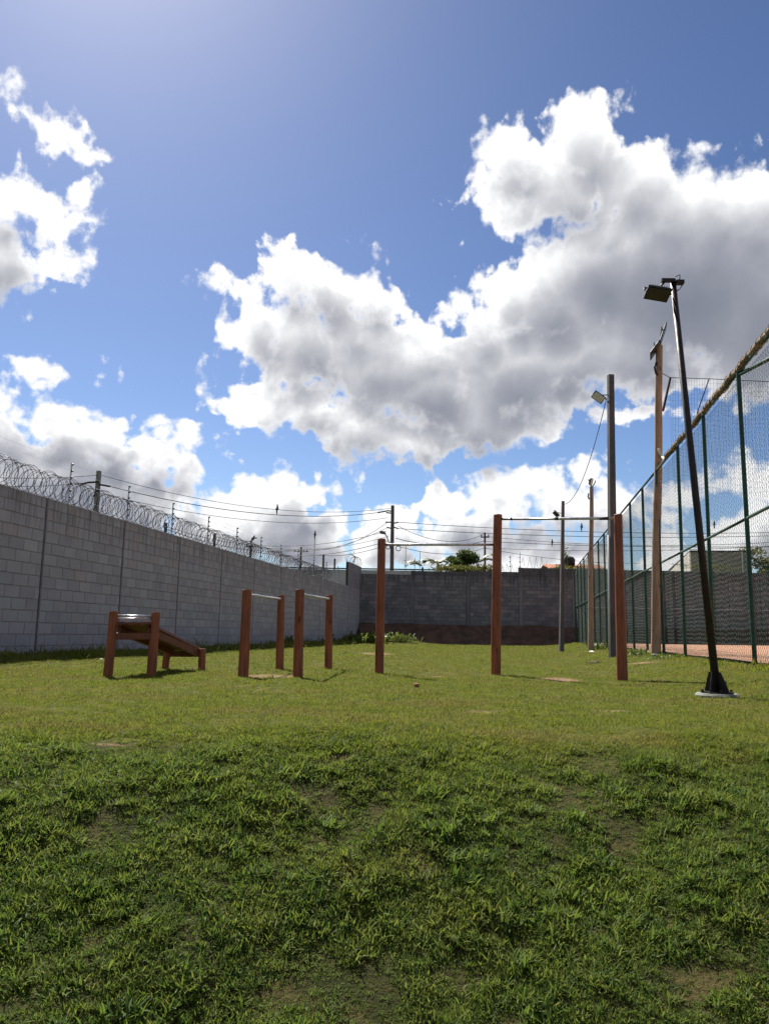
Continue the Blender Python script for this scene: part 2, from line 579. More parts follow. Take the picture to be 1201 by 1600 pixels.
def gzf(x, y):
    return float(gz(x, y))


def ground_hit(px, py):
    d = ray(px, py)
    t0, t = 0.5, 0.5
    while t < 400:
        p = CAM + d * t
        if p.z < gzf(p.x, p.y):
            lo, hi_ = t0, t
            for _ in range(30):
                m_ = (lo + hi_) / 2
                p = CAM + d * m_
                if p.z < gzf(p.x, p.y): hi_ = m_
                else: lo = m_
            p = CAM + d * hi_
            return Vector((p.x, p.y, gzf(p.x, p.y)))
        t0 = t
        t += 0.1
    return CAM + d * 60


# bare earth patches (pixel centre, half sizes in metres along x and y)
BARE = []
for (px, py, rx, ry) in [(418, 1057, 0.34, 0.62), (688, 1058, 0.26, 0.24), (868, 1062, 0.30, 0.42), (590, 1022, 0.5, 1.0),
                         (130, 1160, 0.22, 0.05), (530, 1176, 0.16, 0.05), (1000, 1036, .3, .3), (800, 1112, .35, .12), (940, 1110, .2, .1)]:
    p = ground_hit(px, py)
    BARE.append((p.x, p.y, rx, ry))


def axis(*spans):
    out = []
    for a, b, st in spans:
        n = max(1, int(round((b - a) / st)))
        out += [a + (b - a) * i / n for i in range(n)]
    out.append(spans[-1][1])
    return out


XS = axis((-900, -100, 200), (-100, -20, 16), (-20, -7, 0.8), (-7, 7, 0.1), (7, 20, 0.8), (20, 100, 16), (100, 900, 200))
YS = axis((-900, -60, 210), (-60, -4, 8), (-4, 0, 0.5), (0, 6, 0.07), (6, 14, 0.25), (14, 46, 0.5), (46, 100, 9), (100, 1500, 200))
gx, gy = np.meshgrid(XS, YS)
gzv = gz(gx, gy)
nx, ny = len(XS), len(YS)
gv = np.stack([gx.ravel(), gy.ravel(), gzv.ravel()], 1)
gf = [(j * nx + i, j * nx + i + 1, (j + 1) * nx + i + 1, (j + 1) * nx + i) for j in range(ny - 1) for i in range(nx - 1)]
gm, t, b, o = material('lawn_ground')
pos = geo_pos(t)
na = t.noise(pos, 0.55, 4, 0.6)
nb = t.noise(pos, 5.0, 6, 0.65)
nc = t.noise(pos, 45.0, 4, 0.7)
c = t.mix(t.sstep(nb, 0.35, 0.65), (0.060, 0.078, 0.010), (0.115, 0.118, 0.018))
c = t.mix(t.sstep(na, 0.52, 0.70, 0.0, 0.6), c, (0.16, 0.112, 0.04))
c = t.mix(t.sstep(nc, 0.35, 0.7, 0.0, 0.5), c, (0.045, 0.035, 0.018))
sp = t.new('ShaderNodeSeparateXYZ'); t.put(sp.inputs[0], pos)
bank = t.sstep(sp.outputs[1], 4.1, 3.5)
c = t.mix(t.m('MULTIPLY', bank, 0.75), c, t.mix(t.sstep(nb, 0.4, 0.65), (0.022, 0.022, 0.010), (0.075, 0.055, 0.028)))
wp = t.vm('ADD', pos, t.vm('MULTIPLY', t.vm('SUBTRACT', t.noise(pos, 4.0, 4, 0.6, out=1), (.5, .5, .5)), (0.35, 0.5, 0)))
for (bx_, by_, rx, ry) in BARE:
    q = t.vm('MULTIPLY_ADD', wp, (1 / rx, 1 / ry, 0), (-bx_ / rx, -by_ / ry, 0))
    f = t.m('MULTIPLY', t.sstep(t.vm('LENGTH', q, out=1), 1.15, 0.6), t.sstep(nb, 0.3, 0.55, 0.55, 1.0))
    c = t.mix(f, c, t.mix(nc, (0.17, 0.105, 0.06), (0.30, 0.195, 0.12)))
t.put(b.inputs['Base Color'], c)
b.inputs['Roughness'].default_value = 1.0
b.inputs['Specular IOR Level'].default_value = 0.1
bump(t, b, t.m('ADD', nb, t.m('MULTIPLY', nc, 0.9)), 0.9, 0.03)
me = bpy.data.meshes.new('ground')
me.from_pydata(gv.tolist(), [], gf)
me.materials.append(gm)
me.polygons.foreach_set('use_smooth', [True] * len(me.polygons))
ground = link('ground', me, kind='structure')
ground['label'] = 'grassy upper lawn and the bank sloping down from it'

# ------------------------------------------------------------------ grass
def bare_mask(x, y):
    m_ = np.zeros_like(x)
    wx = x + 0.10 * np.sin(7 * y + 2 * x) + 0.05 * np.sin(19 * x)
    wy = y + 0.12 * np.sin(6 * x + y)
    for (bx_, by_, rx, ry) in BARE:
        r = np.sqrt(((wx - bx_) / rx) ** 2 + ((wy - by_) / ry) ** 2)
        m_ = np.maximum(m_, sst(-r, -1.1, -0.75))
    return m_


def vnoise(x, y, scale, seed):
    """smooth value noise for clumping"""
    rng = np.random.default_rng(seed)
    tab = rng.random((64, 64))
    u, v = x * scale, y * scale
    i, j = np.floor(u).astype(int), np.floor(v).astype(int)
    fu, fv = u - i, v - j
    fu, fv = fu * fu * (3 - 2 * fu), fv * fv * (3 - 2 * fv)
    g = lambda a, b_: tab[a % 64, b_ % 64]
    return (g(i, j) * (1 - fu) + g(i + 1, j) * fu) * (1 - fv) + (g(i, j + 1) * (1 - fu) + g(i + 1, j + 1) * fu) * fv


def grass_material(name):
    m, t, b, o = material(name)
    gn = t.new('ShaderNodeNewGeometry')
    oi = t.new('ShaderNodeObjectInfo')
    pos = gn.outputs['Position']
    r = oi.outputs['Random']
    r2 = gn.outputs['Random Per Island']
    big = t.noise(pos, 0.6, 3, 0.6)
    mid_ = t.noise(pos, 4.5, 3, 0.6)
    sp = t.new('ShaderNodeSeparateXYZ'); t.put(sp.inputs[0], pos)
    lawn = t.sstep(sp.outputs[1], 3.4, 4.3)
    # mown lawn is yellower than the rank growth on the bank
    ga = t.mix(lawn, (0.072, 0.136, 0.026), (0.122, 0.156, 0.014))
    gb = t.mix(lawn, (0.152, 0.218, 0.044), (0.205, 0.216, 0.024))
    c = t.mix(t.sstep(mid_, 0.35, 0.68), ga, gb)
    straw = t.m('MULTIPLY', t.sstep(t.m('ADD', t.m('MULTIPLY', big, 0.6), t.m('MULTIPLY', mid_, 0.4)), 0.50, 0.70), 0.50)
    straw = t.m('MAXIMUM', straw, t.m('MULTIPLY', t.sstep(r2, 0.90, 0.94), 0.7))
    dry = t.noise(t.vm('MULTIPLY', pos, (0.55, 0.9, 0.0)), 1.5, 5, 0.65)
    dry = t.m('MULTIPLY', t.m('MULTIPLY', t.sstep(dry, 0.49, 0.60), lawn), 0.70)
    straw = t.m('MAXIMUM', straw, dry)
    c = t.mix(straw, c, (0.225, 0.155, 0.055))
    c = t.mix(t.sstep(r, 0.0, 1.0, 0.0, 0.55), c, t.mix(r2, (0.035, 0.062, 0.012), (0.21, 0.225, 0.05)))
    t.put(b.inputs['Base Color'], c)
    b.inputs['Roughness'].default_value = 0.62
    b.inputs['Specular IOR Level'].default_value = 0.18
    tr = t.new('ShaderNodeBsdfTranslucent')
    t.put(tr.inputs[0], t.mix(0.25, c, (0.19, 0.25, 0.015)))
    mxs = t.new('ShaderNodeMixShader'); mxs.inputs[0].default_value = 0.50
    t.l.new(b.outputs[0], mxs.inputs[1]); t.l.new(tr.outputs[0], mxs.inputs[2])
    t.l.new(mxs.outputs[0], o.inputs[0])
    return m


grass_material('grass_blade')


def tuft(n, lmin, lmax, width, lean0, lean1, spread, seed):
    rng = random.Random(seed)
    mb = MB()
    for _ in range(n):
        a = rng.uniform(0, 2 * math.pi)
        base = Vector((rng.gauss(0, spread), rng.gauss(0, spread), -0.004))
        L = rng.uniform(lmin, lmax)
        th = math.radians(rng.uniform(lean0, lean1))
        bend = math.radians(rng.uniform(10, 55))
        w = width * rng.uniform(0.7, 1.25)
        side = Vector((-math.sin(a), math.cos(a), 0))
        tw = rng.uniform(-0.9, 0.9)
        pts, p = [], base.copy()
        for k in range(4):
            pts.append(p.copy())
            ang = th + bend * k / 3
            p = p + Vector((math.cos(a) * math.sin(ang), math.sin(a) * math.sin(ang), math.cos(ang))) * (L / 3)
        vs, fs = [], []
        for k in range(3):
            ww = w * (0.75, 1.0, 0.7)[k] / 2
            sdv = (side * math.cos(tw * k / 3) + Vector((0, 0, 1)) * math.sin(tw * k / 3)) * ww
            vs += [pts[k] - sdv, pts[k] + sdv]
        vs.append(pts[3])
        fs = [(0, 1, 3, 2), (2, 3, 5, 4), (4, 5, 6)]
        mb.add(vs, fs)
    me = bpy.data.meshes.new('tuft')
    me.from_pydata(mb.v, [], mb.f)
    me.materials.append(MATS['grass_blade'])
    me.polygons.foreach_set('use_smooth', [True] * len(me.polygons))
    return bpy.data.objects.new('grass_tuft', me)


tufts = bpy.data.collections.new('grass_tufts')
for i in range(5):
    tufts.objects.link(tuft(15, 0.018, 0.044, 0.0046, 15, 75, 0.013, 100 + i))      # rank growth on the bank
for i in range(4):
    tufts.objects.link(tuft(14, 0.018, 0.036, 0.0034, 10, 65, 0.018, 200 + i))      # mown lawn
for i in range(3):
    tufts.objects.link(tuft(60, 0.024, 0.052, 0.0050, 5, 78, 0.019, 400 + i))      # dense cushions on the bank
for i in range(3):
    tufts.objects.link(tuft(26, 0.028, 0.060, 0.0075, 10, 60, 0.070, 300 + i))      # wide tufts for far lawn
# Collection Info sorts its children by name
tuft_names = sorted([o_.name for o_ in tufts.objects])
order = {o_.name: k for k, o_ in enumerate(sorted(tufts.objects, key=lambda q_: q_.name))}
objs = list(tufts.objects)
KA = [order[o_.name] for o_ in objs[:5]]
KB = [order[o_.name] for o_ in objs[5:9]]
KD = [order[o_.name] for o_ in objs[9:12]]
KC = [order[o_.name] for o_ in objs[12:]]

LWALL, LFENCE = -8.21, 2.9
pts, rots, scl, idx = [], [], [], []


def scatter(y0, y1, dens, kinds, s0, s1, halfw, seed):
    rng = np.random.default_rng(seed)
    hw = halfw(y1)
    n = int((y1 - y0) * 2 * hw * dens)
    x = rng.uniform(-hw, hw, n); y = rng.uniform(y0, y1, n)
    keep = np.abs(x) < np.vectorize(halfw)(y)
    nn = x * N.x + y * N.y
    keep &= (nn > LWALL + 0.02) & (nn < LFENCE + 0.12)
    bm = bare_mask(x, y)
    keep &= rng.random(n) > bm * np.where(y < 6, 0.8, 0.97)
    cl = 0.55 * vnoise(x, y, 3.2, 5) + 0.45 * vnoise(x, y, 8.5, 6)
    bank_ = sst(-y, -4.2, -3.5)
    # bare spots between the clumps on the bank, thin spots on the lawn
    keep &= rng.random(n) < np.clip((0.72 + 0.28 * sst(cl, 0.20, 0.50)) * bank_ + (1 - bank_) * (0.5 + 0.5 * sst(cl, 0.2, 0.45)), 0, 1)
    x, y, cl, bank_ = x[keep], y[keep], cl[keep], bank_[keep]
    z = gz(x, y)
    n = len(x)
    fine = vnoise(x, y, 15.0, 9)
    s_ = rng.uniform(s0, s1, n) * (0.62 + 0.75 * cl) * (1 - 0.45 * bank_ * (1 - sst(cl, 0.22, 0.42))) * np.where(bank_ > 0.5, 0.62 + 0.8 * fine, 0.8 + 0.4 * fine)
    e = 0.03
    dzx = (gz(x + e, y) - gz(x - e, y)) / (2 * e); dzy = (gz(x, y + e) - gz(x, y - e)) / (2 * e)
    pts.append(np.stack([x, y, z], 1))
    rots.append(np.stack([np.arctan(dzy) * 0.6 + rng.normal(0, .12, n), -np.arctan(dzx) * 0.6 + rng.normal(0, .12, n), rng.uniform(0, 6.283, n)], 1))
    scl.append(s_)
    idx.append(rng.choice(kinds, n))


scatter(0.6, 2.0, 700, KA, 0.8, 1.2, lambda y: 1.2 + 0.6 * y, 1)
scatter(2.0, 3.0, 5200, KA, 0.45, 0.95, lambda y: 0.7 + 0.58 * y, 2)
scatter(2.0, 4.0, 260, KD, 0.5, 1.1, lambda y: 0.8 + 0.58 * y, 22)
scatter(3.0, 4.2, 4000, KA, 0.45, 0.95, lambda y: 0.8 + 0.58 * y, 12)
scatter(3.6, 6.0, 1900, KB, 0.5, 1.0, lambda y: 0.9 + 0.58 * y, 3)
scatter(6.0, 10.0, 900, KB, 0.55, 1.05, lambda y: 1.2 + 0.58 * y, 4)
scatter(6.0, 10.0, 40, KC, 0.4, 0.7, lambda y: 1.2 + 0.58 * y, 14)
scatter(10.0, 18.0, 130, KC, 0.40, 0.7, lambda y: 1.6 + 0.58 * y, 5)
def strip(s0, s1, n0, n1, dens, s_lo, s_hi, seed):
    rng = np.random.default_rng(seed)
    n = int((s1 - s0) * (n1 - n0) * dens)
    a = rng.uniform(s0, s1, n); b = n0 + (n1 - n0) * rng.random(n) ** 1.7
    x = a * D.x + b * N.x; y = a * D.y + b * N.y
    pts.append(np.stack([x, y, gz(x, y)], 1))
    rots.append(np.stack([rng.normal(0, .15, n), rng.normal(0, .15, n), rng.uniform(0, 6.283, n)], 1))
    scl.append(rng.uniform(s_lo, s_hi, n) * (0.4 + 1.2 * vnoise(x, y, 1.6, 17)))
    idx.append(rng.choice(KC, n))


strip(8.0, 40.0, LWALL + 0.02, LWALL + 0.9, 130, 1.2, 3.0, 31)        # unmown edge along the long wall
strip(9.0, 41.0, LFENCE - 0.25, LFENCE + 0.06, 110, 0.6, 1.3, 32)     # and along the court fence
scatter(18.0, 42.0, 55, KC, 0.6, 1.0, lambda y: 14.0, 6)
P_ = np.concatenate(pts); R_ = np.concatenate(rots); S_ = np.concatenate(scl); I_ = np.concatenate(idx).astype(np.int32)
gme = bpy.data.meshes.new('grass')
gme.vertices.add(len(P_))
gme.vertices.foreach_set('co', P_.astype(np.float32).ravel())
a_ = gme.attributes.new('rot', 'FLOAT_VECTOR', 'POINT'); a_.data.foreach_set('vector', R_.astype(np.float32).ravel())
a_ = gme.attributes.new('scl', 'FLOAT', 'POINT'); a_.data.foreach_set('value', S_.astype(np.float32))
a_ = gme.attributes.new('kind_index', 'INT', 'POINT'); a_.data.foreach_set('value', I_)
gme.materials.append(MATS['grass_blade'])
grass = link('grass', gme, kind='stuff')
grass['label'] = 'short green and straw coloured grass covering lawn and bank'
grass['category'] = 'grass'
gt = bpy.data.node_groups.new('grass_scatter', 'GeometryNodeTree')
gt.interface.new_socket('Geometry', in_out='INPUT', socket_type='NodeSocketGeometry')
gt.interface.new_socket('Geometry', in_out='OUTPUT', socket_type='NodeSocketGeometry')
G = NT(gt)
gi, go = G.new('NodeGroupInput'), G.new('NodeGroupOutput')
ci = G.new('GeometryNodeCollectionInfo')
ci.inputs['Collection'].default_value = tufts
ci.inputs['Separate Children'].default_value = True
ci.inputs['Reset Children'].default_value = True
iop = G.new('GeometryNodeInstanceOnPoints')
iop.inputs['Pick Instance'].default_value = True


def named(nm, typ):
    n = G.new('GeometryNodeInputNamedAttribute', data_type=typ)
    n.inputs['Name'].default_value = nm
    return n.outputs[0]


e2r = G.new('FunctionNodeEulerToRotation')
G.l.new(named('rot', 'FLOAT_VECTOR'), e2r.inputs[0])
m2p = G.new('GeometryNodeMeshToPoints')
G.l.new(gi.outputs[0], m2p.inputs['Mesh'])
G.l.new(m2p.outputs[0], iop.inputs['Points'])
G.l.new(ci.outputs[0], iop.inputs['Instance'])
G.l.new(named('kind_index', 'INT'), iop.inputs['Instance Index'])
G.l.new(e2r.outputs[0], iop.inputs['Rotation'])
G.l.new(named('scl', 'FLOAT'), iop.inputs['Scale'])
G.l.new(iop.outputs[0], go.inputs[0])
md = grass.modifiers.new('scatter', 'NODES')
md.node_group = gt
print('grass tufts', len(P_))

# ------------------------------------------------------------------ walls of concrete block
RZ_D = math.atan2(D.y, D.x)                       # local x of a thing along D
BL, BH = 0.40, 0.20                               # block module


def block_mesh(name, w, h, d, mat):
    mb = MB()
    e = 0.006
    x0, x1, z0, z1 = -w / 2, w / 2, -h / 2, h / 2
    vs = [(x0, 0, z0), (x1, 0, z0), (x1, 0, z1), (x0, 0, z1),
          (x0 + e, -d, z0 + e), (x1 - e, -d, z0 + e), (x1 - e, -d, z1 - e), (x0 + e, -d, z1 - e)]
    fs = [(4, 5, 6, 7), (0, 1, 5, 4), (1, 2, 6, 5), (2, 3, 7, 6), (3, 0, 4, 7)]
    me = bpy.data.meshes.new(name)
    me.from_pydata(vs, [], fs)
    me.materials.append(MATS[mat])
    return me, vs, fs


def block_wall(root, bays, mat, core_mat, n_single, order_key, thick=0.14, proud=0.012):
    """bays: list of (x0, x1, z0, z1) in the wall's own frame, its face on y = 0.  Blocks stand proud of the mortar."""
    cells = []
    for (x0, x1, z0, z1) in bays:
        core = MB().box(((x0 + x1) / 2, thick / 2, (z0 + z1) / 2), (x1 - x0, thick, z1 - z0))
        core.build('mortar_core', core_mat, root)
        rows = int(round((z1 - z0) / BH))
        bh = (z1 - z0) / rows
        for r in range(rows):
            zc = z0 + (r + 0.5) * bh
            x = x0 + 0.004
            first = BL / 2 if r % 2 else BL
            w = first
            while x < x1 - 0.03:
                w = min(w, x1 - 0.004 - x)
                cells.append((x + w / 2, zc, w - 0.012, bh - 0.012))
                x += w
                w = BL
    cells.sort(key=order_key)
    cache = {}
    for (xc, zc, w, h) in cells[:n_single]:
        k = (round(w, 2), round(h, 3))
        if k not in cache:
            cache[k] = block_mesh('block', k[0], k[1], proud, mat)[0]
        link('block', cache[k], root, loc=(xc, random.uniform(-0.002, 0.002), zc))
    rest = MB()
    for (xc, zc, w, h) in cells[n_single:]:
        e = 0.006
        dy = random.uniform(-0.002, 0.002)
        x0, x1, z0, z1 = xc - w / 2, xc + w / 2, zc - h / 2, zc + h / 2
        y = -proud + dy
        rest.add([(x0, 0, z0), (x1, 0, z0), (x1, 0, z1), (x0, 0, z1), (x0 + e, y, z0 + e), (x1 - e, y, z0 + e), (x1 - e, y, z1 - e), (x0 + e, y, z1 - e)],
                 [(4, 5, 6, 7), (0, 1, 5, 4), (1, 2, 6, 5), (2, 3, 7, 6), (3, 0, 4, 7)])
    if rest.v:
        rest.build('block_courses', mat, root, kind='stuff')


# long wall on the left: origin on the line at s = 0
w_org = N * LWALL
left_wall = thing('block_wall', 'long grey concrete block wall under the big razor wire coil', 'wall', (w_org.x, w_org.y, 0), RZ_D)
S0, BAY, GR = 12.48, 2.80, 0.055
bays, grooves = [], []
for k in range(-3, 10):
    a, b_ = S0 + k * BAY, S0 + (k + 1) * BAY
    if k == 9:
        b_ = 40.80
    top = 2.80 if k < 9 else 4.0
    bays.append((a + GR / 2, b_ - (GR / 2 if k < 9 else 0), 0.0, top))
    grooves.append((a, top if k < 9 else 4.0))
block_wall(left_wall, bays, 'block_left', 'mortar', 300, lambda c_: (c_[0] if c_[0] > 10.6 else c_[0] + 60))
for (gx_, tp) in grooves:
    MB().box((gx_, 0.09, tp / 2 - 0.004), (GR, 0.10, tp - 0.008)).build('expansion_joint', 'groove', left_wall)
MB().box((24.0, 0.07, -0.2), (34, 0.20, 0.398)).build('footing', 'mortar', left_wall)

# back wall
corner = N * LWALL + D * 40.45
far_pt = N * 2.9 + D * 43.2
bd = Vector((far_pt.x - corner.x, far_pt.y - corner.y, 0))
bd.normalize()
RZ_B = math.atan2(bd.y, bd.x)
bn = Vector((bd.y, -bd.x, 0))                     # towards the camera


def on_back(px, py, off=0.0):
    """pixel ray on the back wall's plane moved off metres towards the camera"""
    d = ray(px, py)
    p0 = corner + bn * off
    tt = (p0 - CAM).dot(bn) / d.dot(bn)
    return CAM + d * tt


def back_x(px):
    return (on_back(px, 930) - corner).dot(bd)


back_wall = thing('block_wall', 'dark weathered concrete block wall standing on the earth bank', 'wall', (corner.x, corner.y, 0), RZ_B)
piers = [back_x(644), back_x(731), back_x(813)]
pw_ = 0.2
tops = [on_back(600, 897).z, on_back(690, 893).z, on_back(770, 893).z, on_back(850, 888).z]
edges = [-0.10] + piers + [piers[2] + 2.9 * k for k in range(1, 9)]
bays = []
for k in range(len(edges) - 1):
    tp = tops[min(k, 3)]
    rows = round((tp - 0.95) / BH)
    bays.append((edges[k] + (pw_ / 2 if k else 0), edges[k + 1] - pw_ / 2, tp - rows * BH, tp))
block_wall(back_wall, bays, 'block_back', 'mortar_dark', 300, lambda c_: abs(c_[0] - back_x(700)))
for k, x_ in enumerate(edges[1:]):
    tp = max(tops[min(k, 3)], tops[min(k + 1, 3)])
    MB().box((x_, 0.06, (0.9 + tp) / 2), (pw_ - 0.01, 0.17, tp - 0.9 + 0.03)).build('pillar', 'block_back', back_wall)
MB().box((14.0, 0.075, 0.45), (28.0, 0.12, 1.4)).build('footing', 'soil', back_wall)

# bank of raw earth along the foot of the back wall
bk = MB()
nxs, nys = 150, 14
xs_ = [0.0 + 27.0 * i / nxs for i in range(nxs + 1)]
rr = random.Random(3)
for j in range(nys + 1):
    for i, x_ in enumerate(xs_):
        u = j / nys
        out = -0.02 + 1.55 * u + 0.10 * math.sin(x_ * 1.3) * u
        wp_ = corner + bd * x_ + bn * out
        g = gzf(wp_.x, wp_.y)
        h = (1.05 + 0.03 * math.sin(x_ * 0.9) + 0.02 * math.sin(2.7 * x_ + 1)) * (1 - u) ** 1.15
        h *= 1 + 0.25 * math.sin(3.1 * x_ + 5 * u) * u + 0.16 * math.sin(7.3 * x_ - 9 * u) * u + 0.2 * math.sin(1.3 * x_ + 2) * u
        z = max(g - 0.06, 0.02 + h + rr.uniform(-0.035, 0.035) * (0.25 + u) - 0.08 * u)
        bk.v.append((wp_.x, wp_.y, z))
for j in range(nys):
    for i in range(nxs):
        a = j * (nxs + 1) + i
        bk.f.append((a, a + 1, a + nxs + 2, a + nxs + 1))
bank_o = bk.build('earth_bank', 'soil', smooth=True, kind='structure')

# taller pale wall of the neighbouring plot behind
YN = 52.0
n0, n1 = at(395, 885.5, YN), at(690, 887.0, YN + 1)
nw = thing('rendered_wall', 'tall pale plastered wall of the plot behind the block walls', 'wall', (n0.x, n0.y, 0))
mb = MB()
ln = (n1 - n0).length
mb.box((ln / 2, 0.1, n0.z / 2 - 0.05), (ln, 0.2, n0.z - 0.1))
mb.build('wall', 'render_pale', nw)
MB().box((ln / 2, 0.1, n0.z - 0.015), (ln + 0.1, 0.26, 0.07)).build('coping', 'groove', nw)
for i in range(1, 5):
    MB().box((ln * i / 5, -0.006, n0.z / 2 - 0.06), (0.22, 0.03, n0.z - 0.12)).build('pillar', 'render_pale', nw)

# ------------------------------------------------------------------ razor wire and electric fence
def coil(name, label, org, axis_d, x0, x1, z0, rad, adv, r_wire, seed, both=True):
    rng = random.Random(seed)
    side = Vector((axis_d.y, -axis_d.x, 0))
    wire, barbs = MB(), MB()
    for sgn in ((1, -1) if both else (1,)):
        turns = int((x1 - x0) / adv)
        nseg = 22
        path = []
        ph = rng.uniform(0, 6)
        for i in range(turns * nseg + 1):
            a = 2 * math.pi * i / nseg
            k = i / nseg
            jit = 1 + 0.05 * math.sin(k * 2.1 + ph) + 0.035 * math.sin(k * 5.3 + ph)
            x = x0 + k * adv + 0.03 * math.sin(k * 1.7 + ph) + 0.05 * math.sin(a + ph)
            y = rad * jit * math.cos(sgn * a)
            z = z0 + rad * jit * (1 + math.sin(sgn * a)) + 0.015 * math.sin(k * 0.9 + ph)
            p = org + axis_d * x + side * y + Vector((0, 0, z))
            path.append(p)
            if i % 2 == 0:
                t_ = Vector((0, 0, math.cos(a) * sgn)) + side * (-math.sin(a) * sgn)
                o2 = axis_d * 0.011 * rng.uniform(0.7, 1.2)
                barbs.add([p - t_ * 0.026 + o2, p - t_ * 0.026 - o2, p + t_ * 0.026 - o2, p + t_ * 0.026 + o2, p],
                          [(0, 1, 4), (2, 3, 4)])
        wire.tube(path, r_wire, 4, caps=True)
    root = thing(name, label, 'razor wire', tuple(org + axis_d * x0))
    wire.build('wire', 'razor_steel', root, origin=tuple(root.location))
    barbs.build('barbs', 'razor_steel', root, origin=tuple(root.location), kind='stuff')
    return root


coil('razor_wire', 'dark razor wire coil running along the top of the long wall', w_org + N * -0.07, D, 5.5, 33.5, 2.79, 0.235, 0.21, 0.0048, 4)
bwx0, bwx1 = back_x(783), back_x(813)
coil('razor_wire', 'razor wire coil on the lower bay of the back wall', corner - bn * 0.08, bd, back_x(738), bwx1, tops[2] - 0.02, 0.25, 0.30, 0.008, 5, False)
coil('razor_wire', 'razor wire coil on the raised bay of the back wall beside the fence', corner - bn * 0.08, bd, bwx1 + 0.1, back_x(862), tops[3] - 0.02, 0.32, 0.34, 0.008, 6, False)
coil('razor_wire', 'short razor wire coil over the raised end of the long wall', w_org + N * -0.07, D, 38.0, 40.3, 3.98, 0.22, 0.25, 0.008, 8, False)


def rod_proto(h=0.78, rad=0.011):
    root = thing('electric_fence_rod', 'slim aluminium electric fence rod with black insulators on the long wall', 'fence rod', group='electric fence rods on the long wall')
    MB().box((0, 0, h / 2 - 0.03), (rad * 2, rad * 2, h + 0.06)).build('rod', 'aluminium', root)
    me = None
    for k in range(6):
        z = 0.14 + (h - 0.16) * k / 5
        if me is None:
            mb = MB().tube([(-0.008, 0, 0), (-0.022, 0, 0), (-0.03, 0, 0), (-0.05, 0, 0)], [0.011, 0.022, 0.022, 0.010], 8)
            o_ = mb.build('insulator', 'insulator', root)
            o_.location = (0, 0, z)
            me = o_.data
        else:
            link('insulator', me, root, loc=(0, 0, z))
    return root


def copy_tree(o, parent=None):
    c = o.copy()
    COL.objects.link(c)
    c.parent = parent
    for ch in list(o.children):
        copy_tree(ch, c)
    return c


rod0 = rod_proto()
rod_pts = []
k = 0
s_rod = hit_plane(113, 760, LWALL).dot(D)
ordn = ['just before the tall concrete utility pole', 'first past the tall concrete utility pole', 'second past the tall concrete utility pole', 'third past the tall utility pole', 'fourth past the tall utility pole', 'fifth past the tall utility pole', 'sixth past the tall utility pole', 'seventh past the tall utility pole', 'eighth past the tall utility pole', 'ninth past the tall utility pole', 'tenth past the tall utility pole', 'at the far end of the long wall']
for k in range(0, 12):
    s_ = s_rod + k * 2.23
    if s_ > 37.6:
        break
    p = w_org + D * s_ + N * -0.05 + Vector((0, 0, 2.80))
    r_ = rod0 if k == 0 else copy_tree(rod0)
    r_['label'] = 'slim electric fence rod on the long wall, ' + ordn[k]
    r_.location = p
    r_.rotation_euler = (0, math.radians(random.uniform(-1.5, 1.5)), RZ_D + math.radians(90 - 18))
    rod_pts.append(p)
rod_pts.insert(0, rod_pts[0] - D * 6.0)
for zz, wl_ in ((0.14, 'lowest'), (0.39, 'second lowest'), (0.64, 'second highest'), (0.76, 'topmost')):
    mb = MB()
    mb.tube([p + Vector((0, 0, zz)) + N * 0.03 for p in rod_pts], 0.0022, 3, caps=False)
    tag(mb.build('electric_fence_wire', 'aluminium', origin=tuple(rod_pts[0])), wl_ + ' hair-thin electric fence wire strung between the rods on the long wall', 'fence wire', 'electric fence wires')
# single rods on the back wall
for (px, py, lab) in [(656, 862, 'thin rod on the back wall left of the banana plants'), (648, 872, 'shorter thin rod on the back wall near the utility pole'),
                      (797, 868, 'thin metal rod amid the razor wire on the lower back wall bay'), (812, 863, 'thin metal rod at the step in the back wall top'),
                      (634, 853, 'tall thin rod behind the back wall beside the utility pole'), (554, 868, 'insulated rod over the raised end of the long wall')]:
    p = on_back(px, py, -0.08)
    zt = p.z
    zb = {True: 3.6, False: 3.9}[px < 760] if px > 560 else 3.98
    root = thing('fence_rod', lab, 'fence rod', (p.x, p.y, zb - 0.06))
    MB().box((0, 0, (zt - zb + 0.06) / 2), (0.03, 0.03, zt - zb + 0.06)).build('rod', 'aluminium', root)
    for q_ in range(3):
        MB().tube([(-0.012, 0, 0.35 + 0.25 * q_), (-0.06, 0, 0.35 + 0.25 * q_)], 0.03, 6).build('insulator', 'insulator', root)

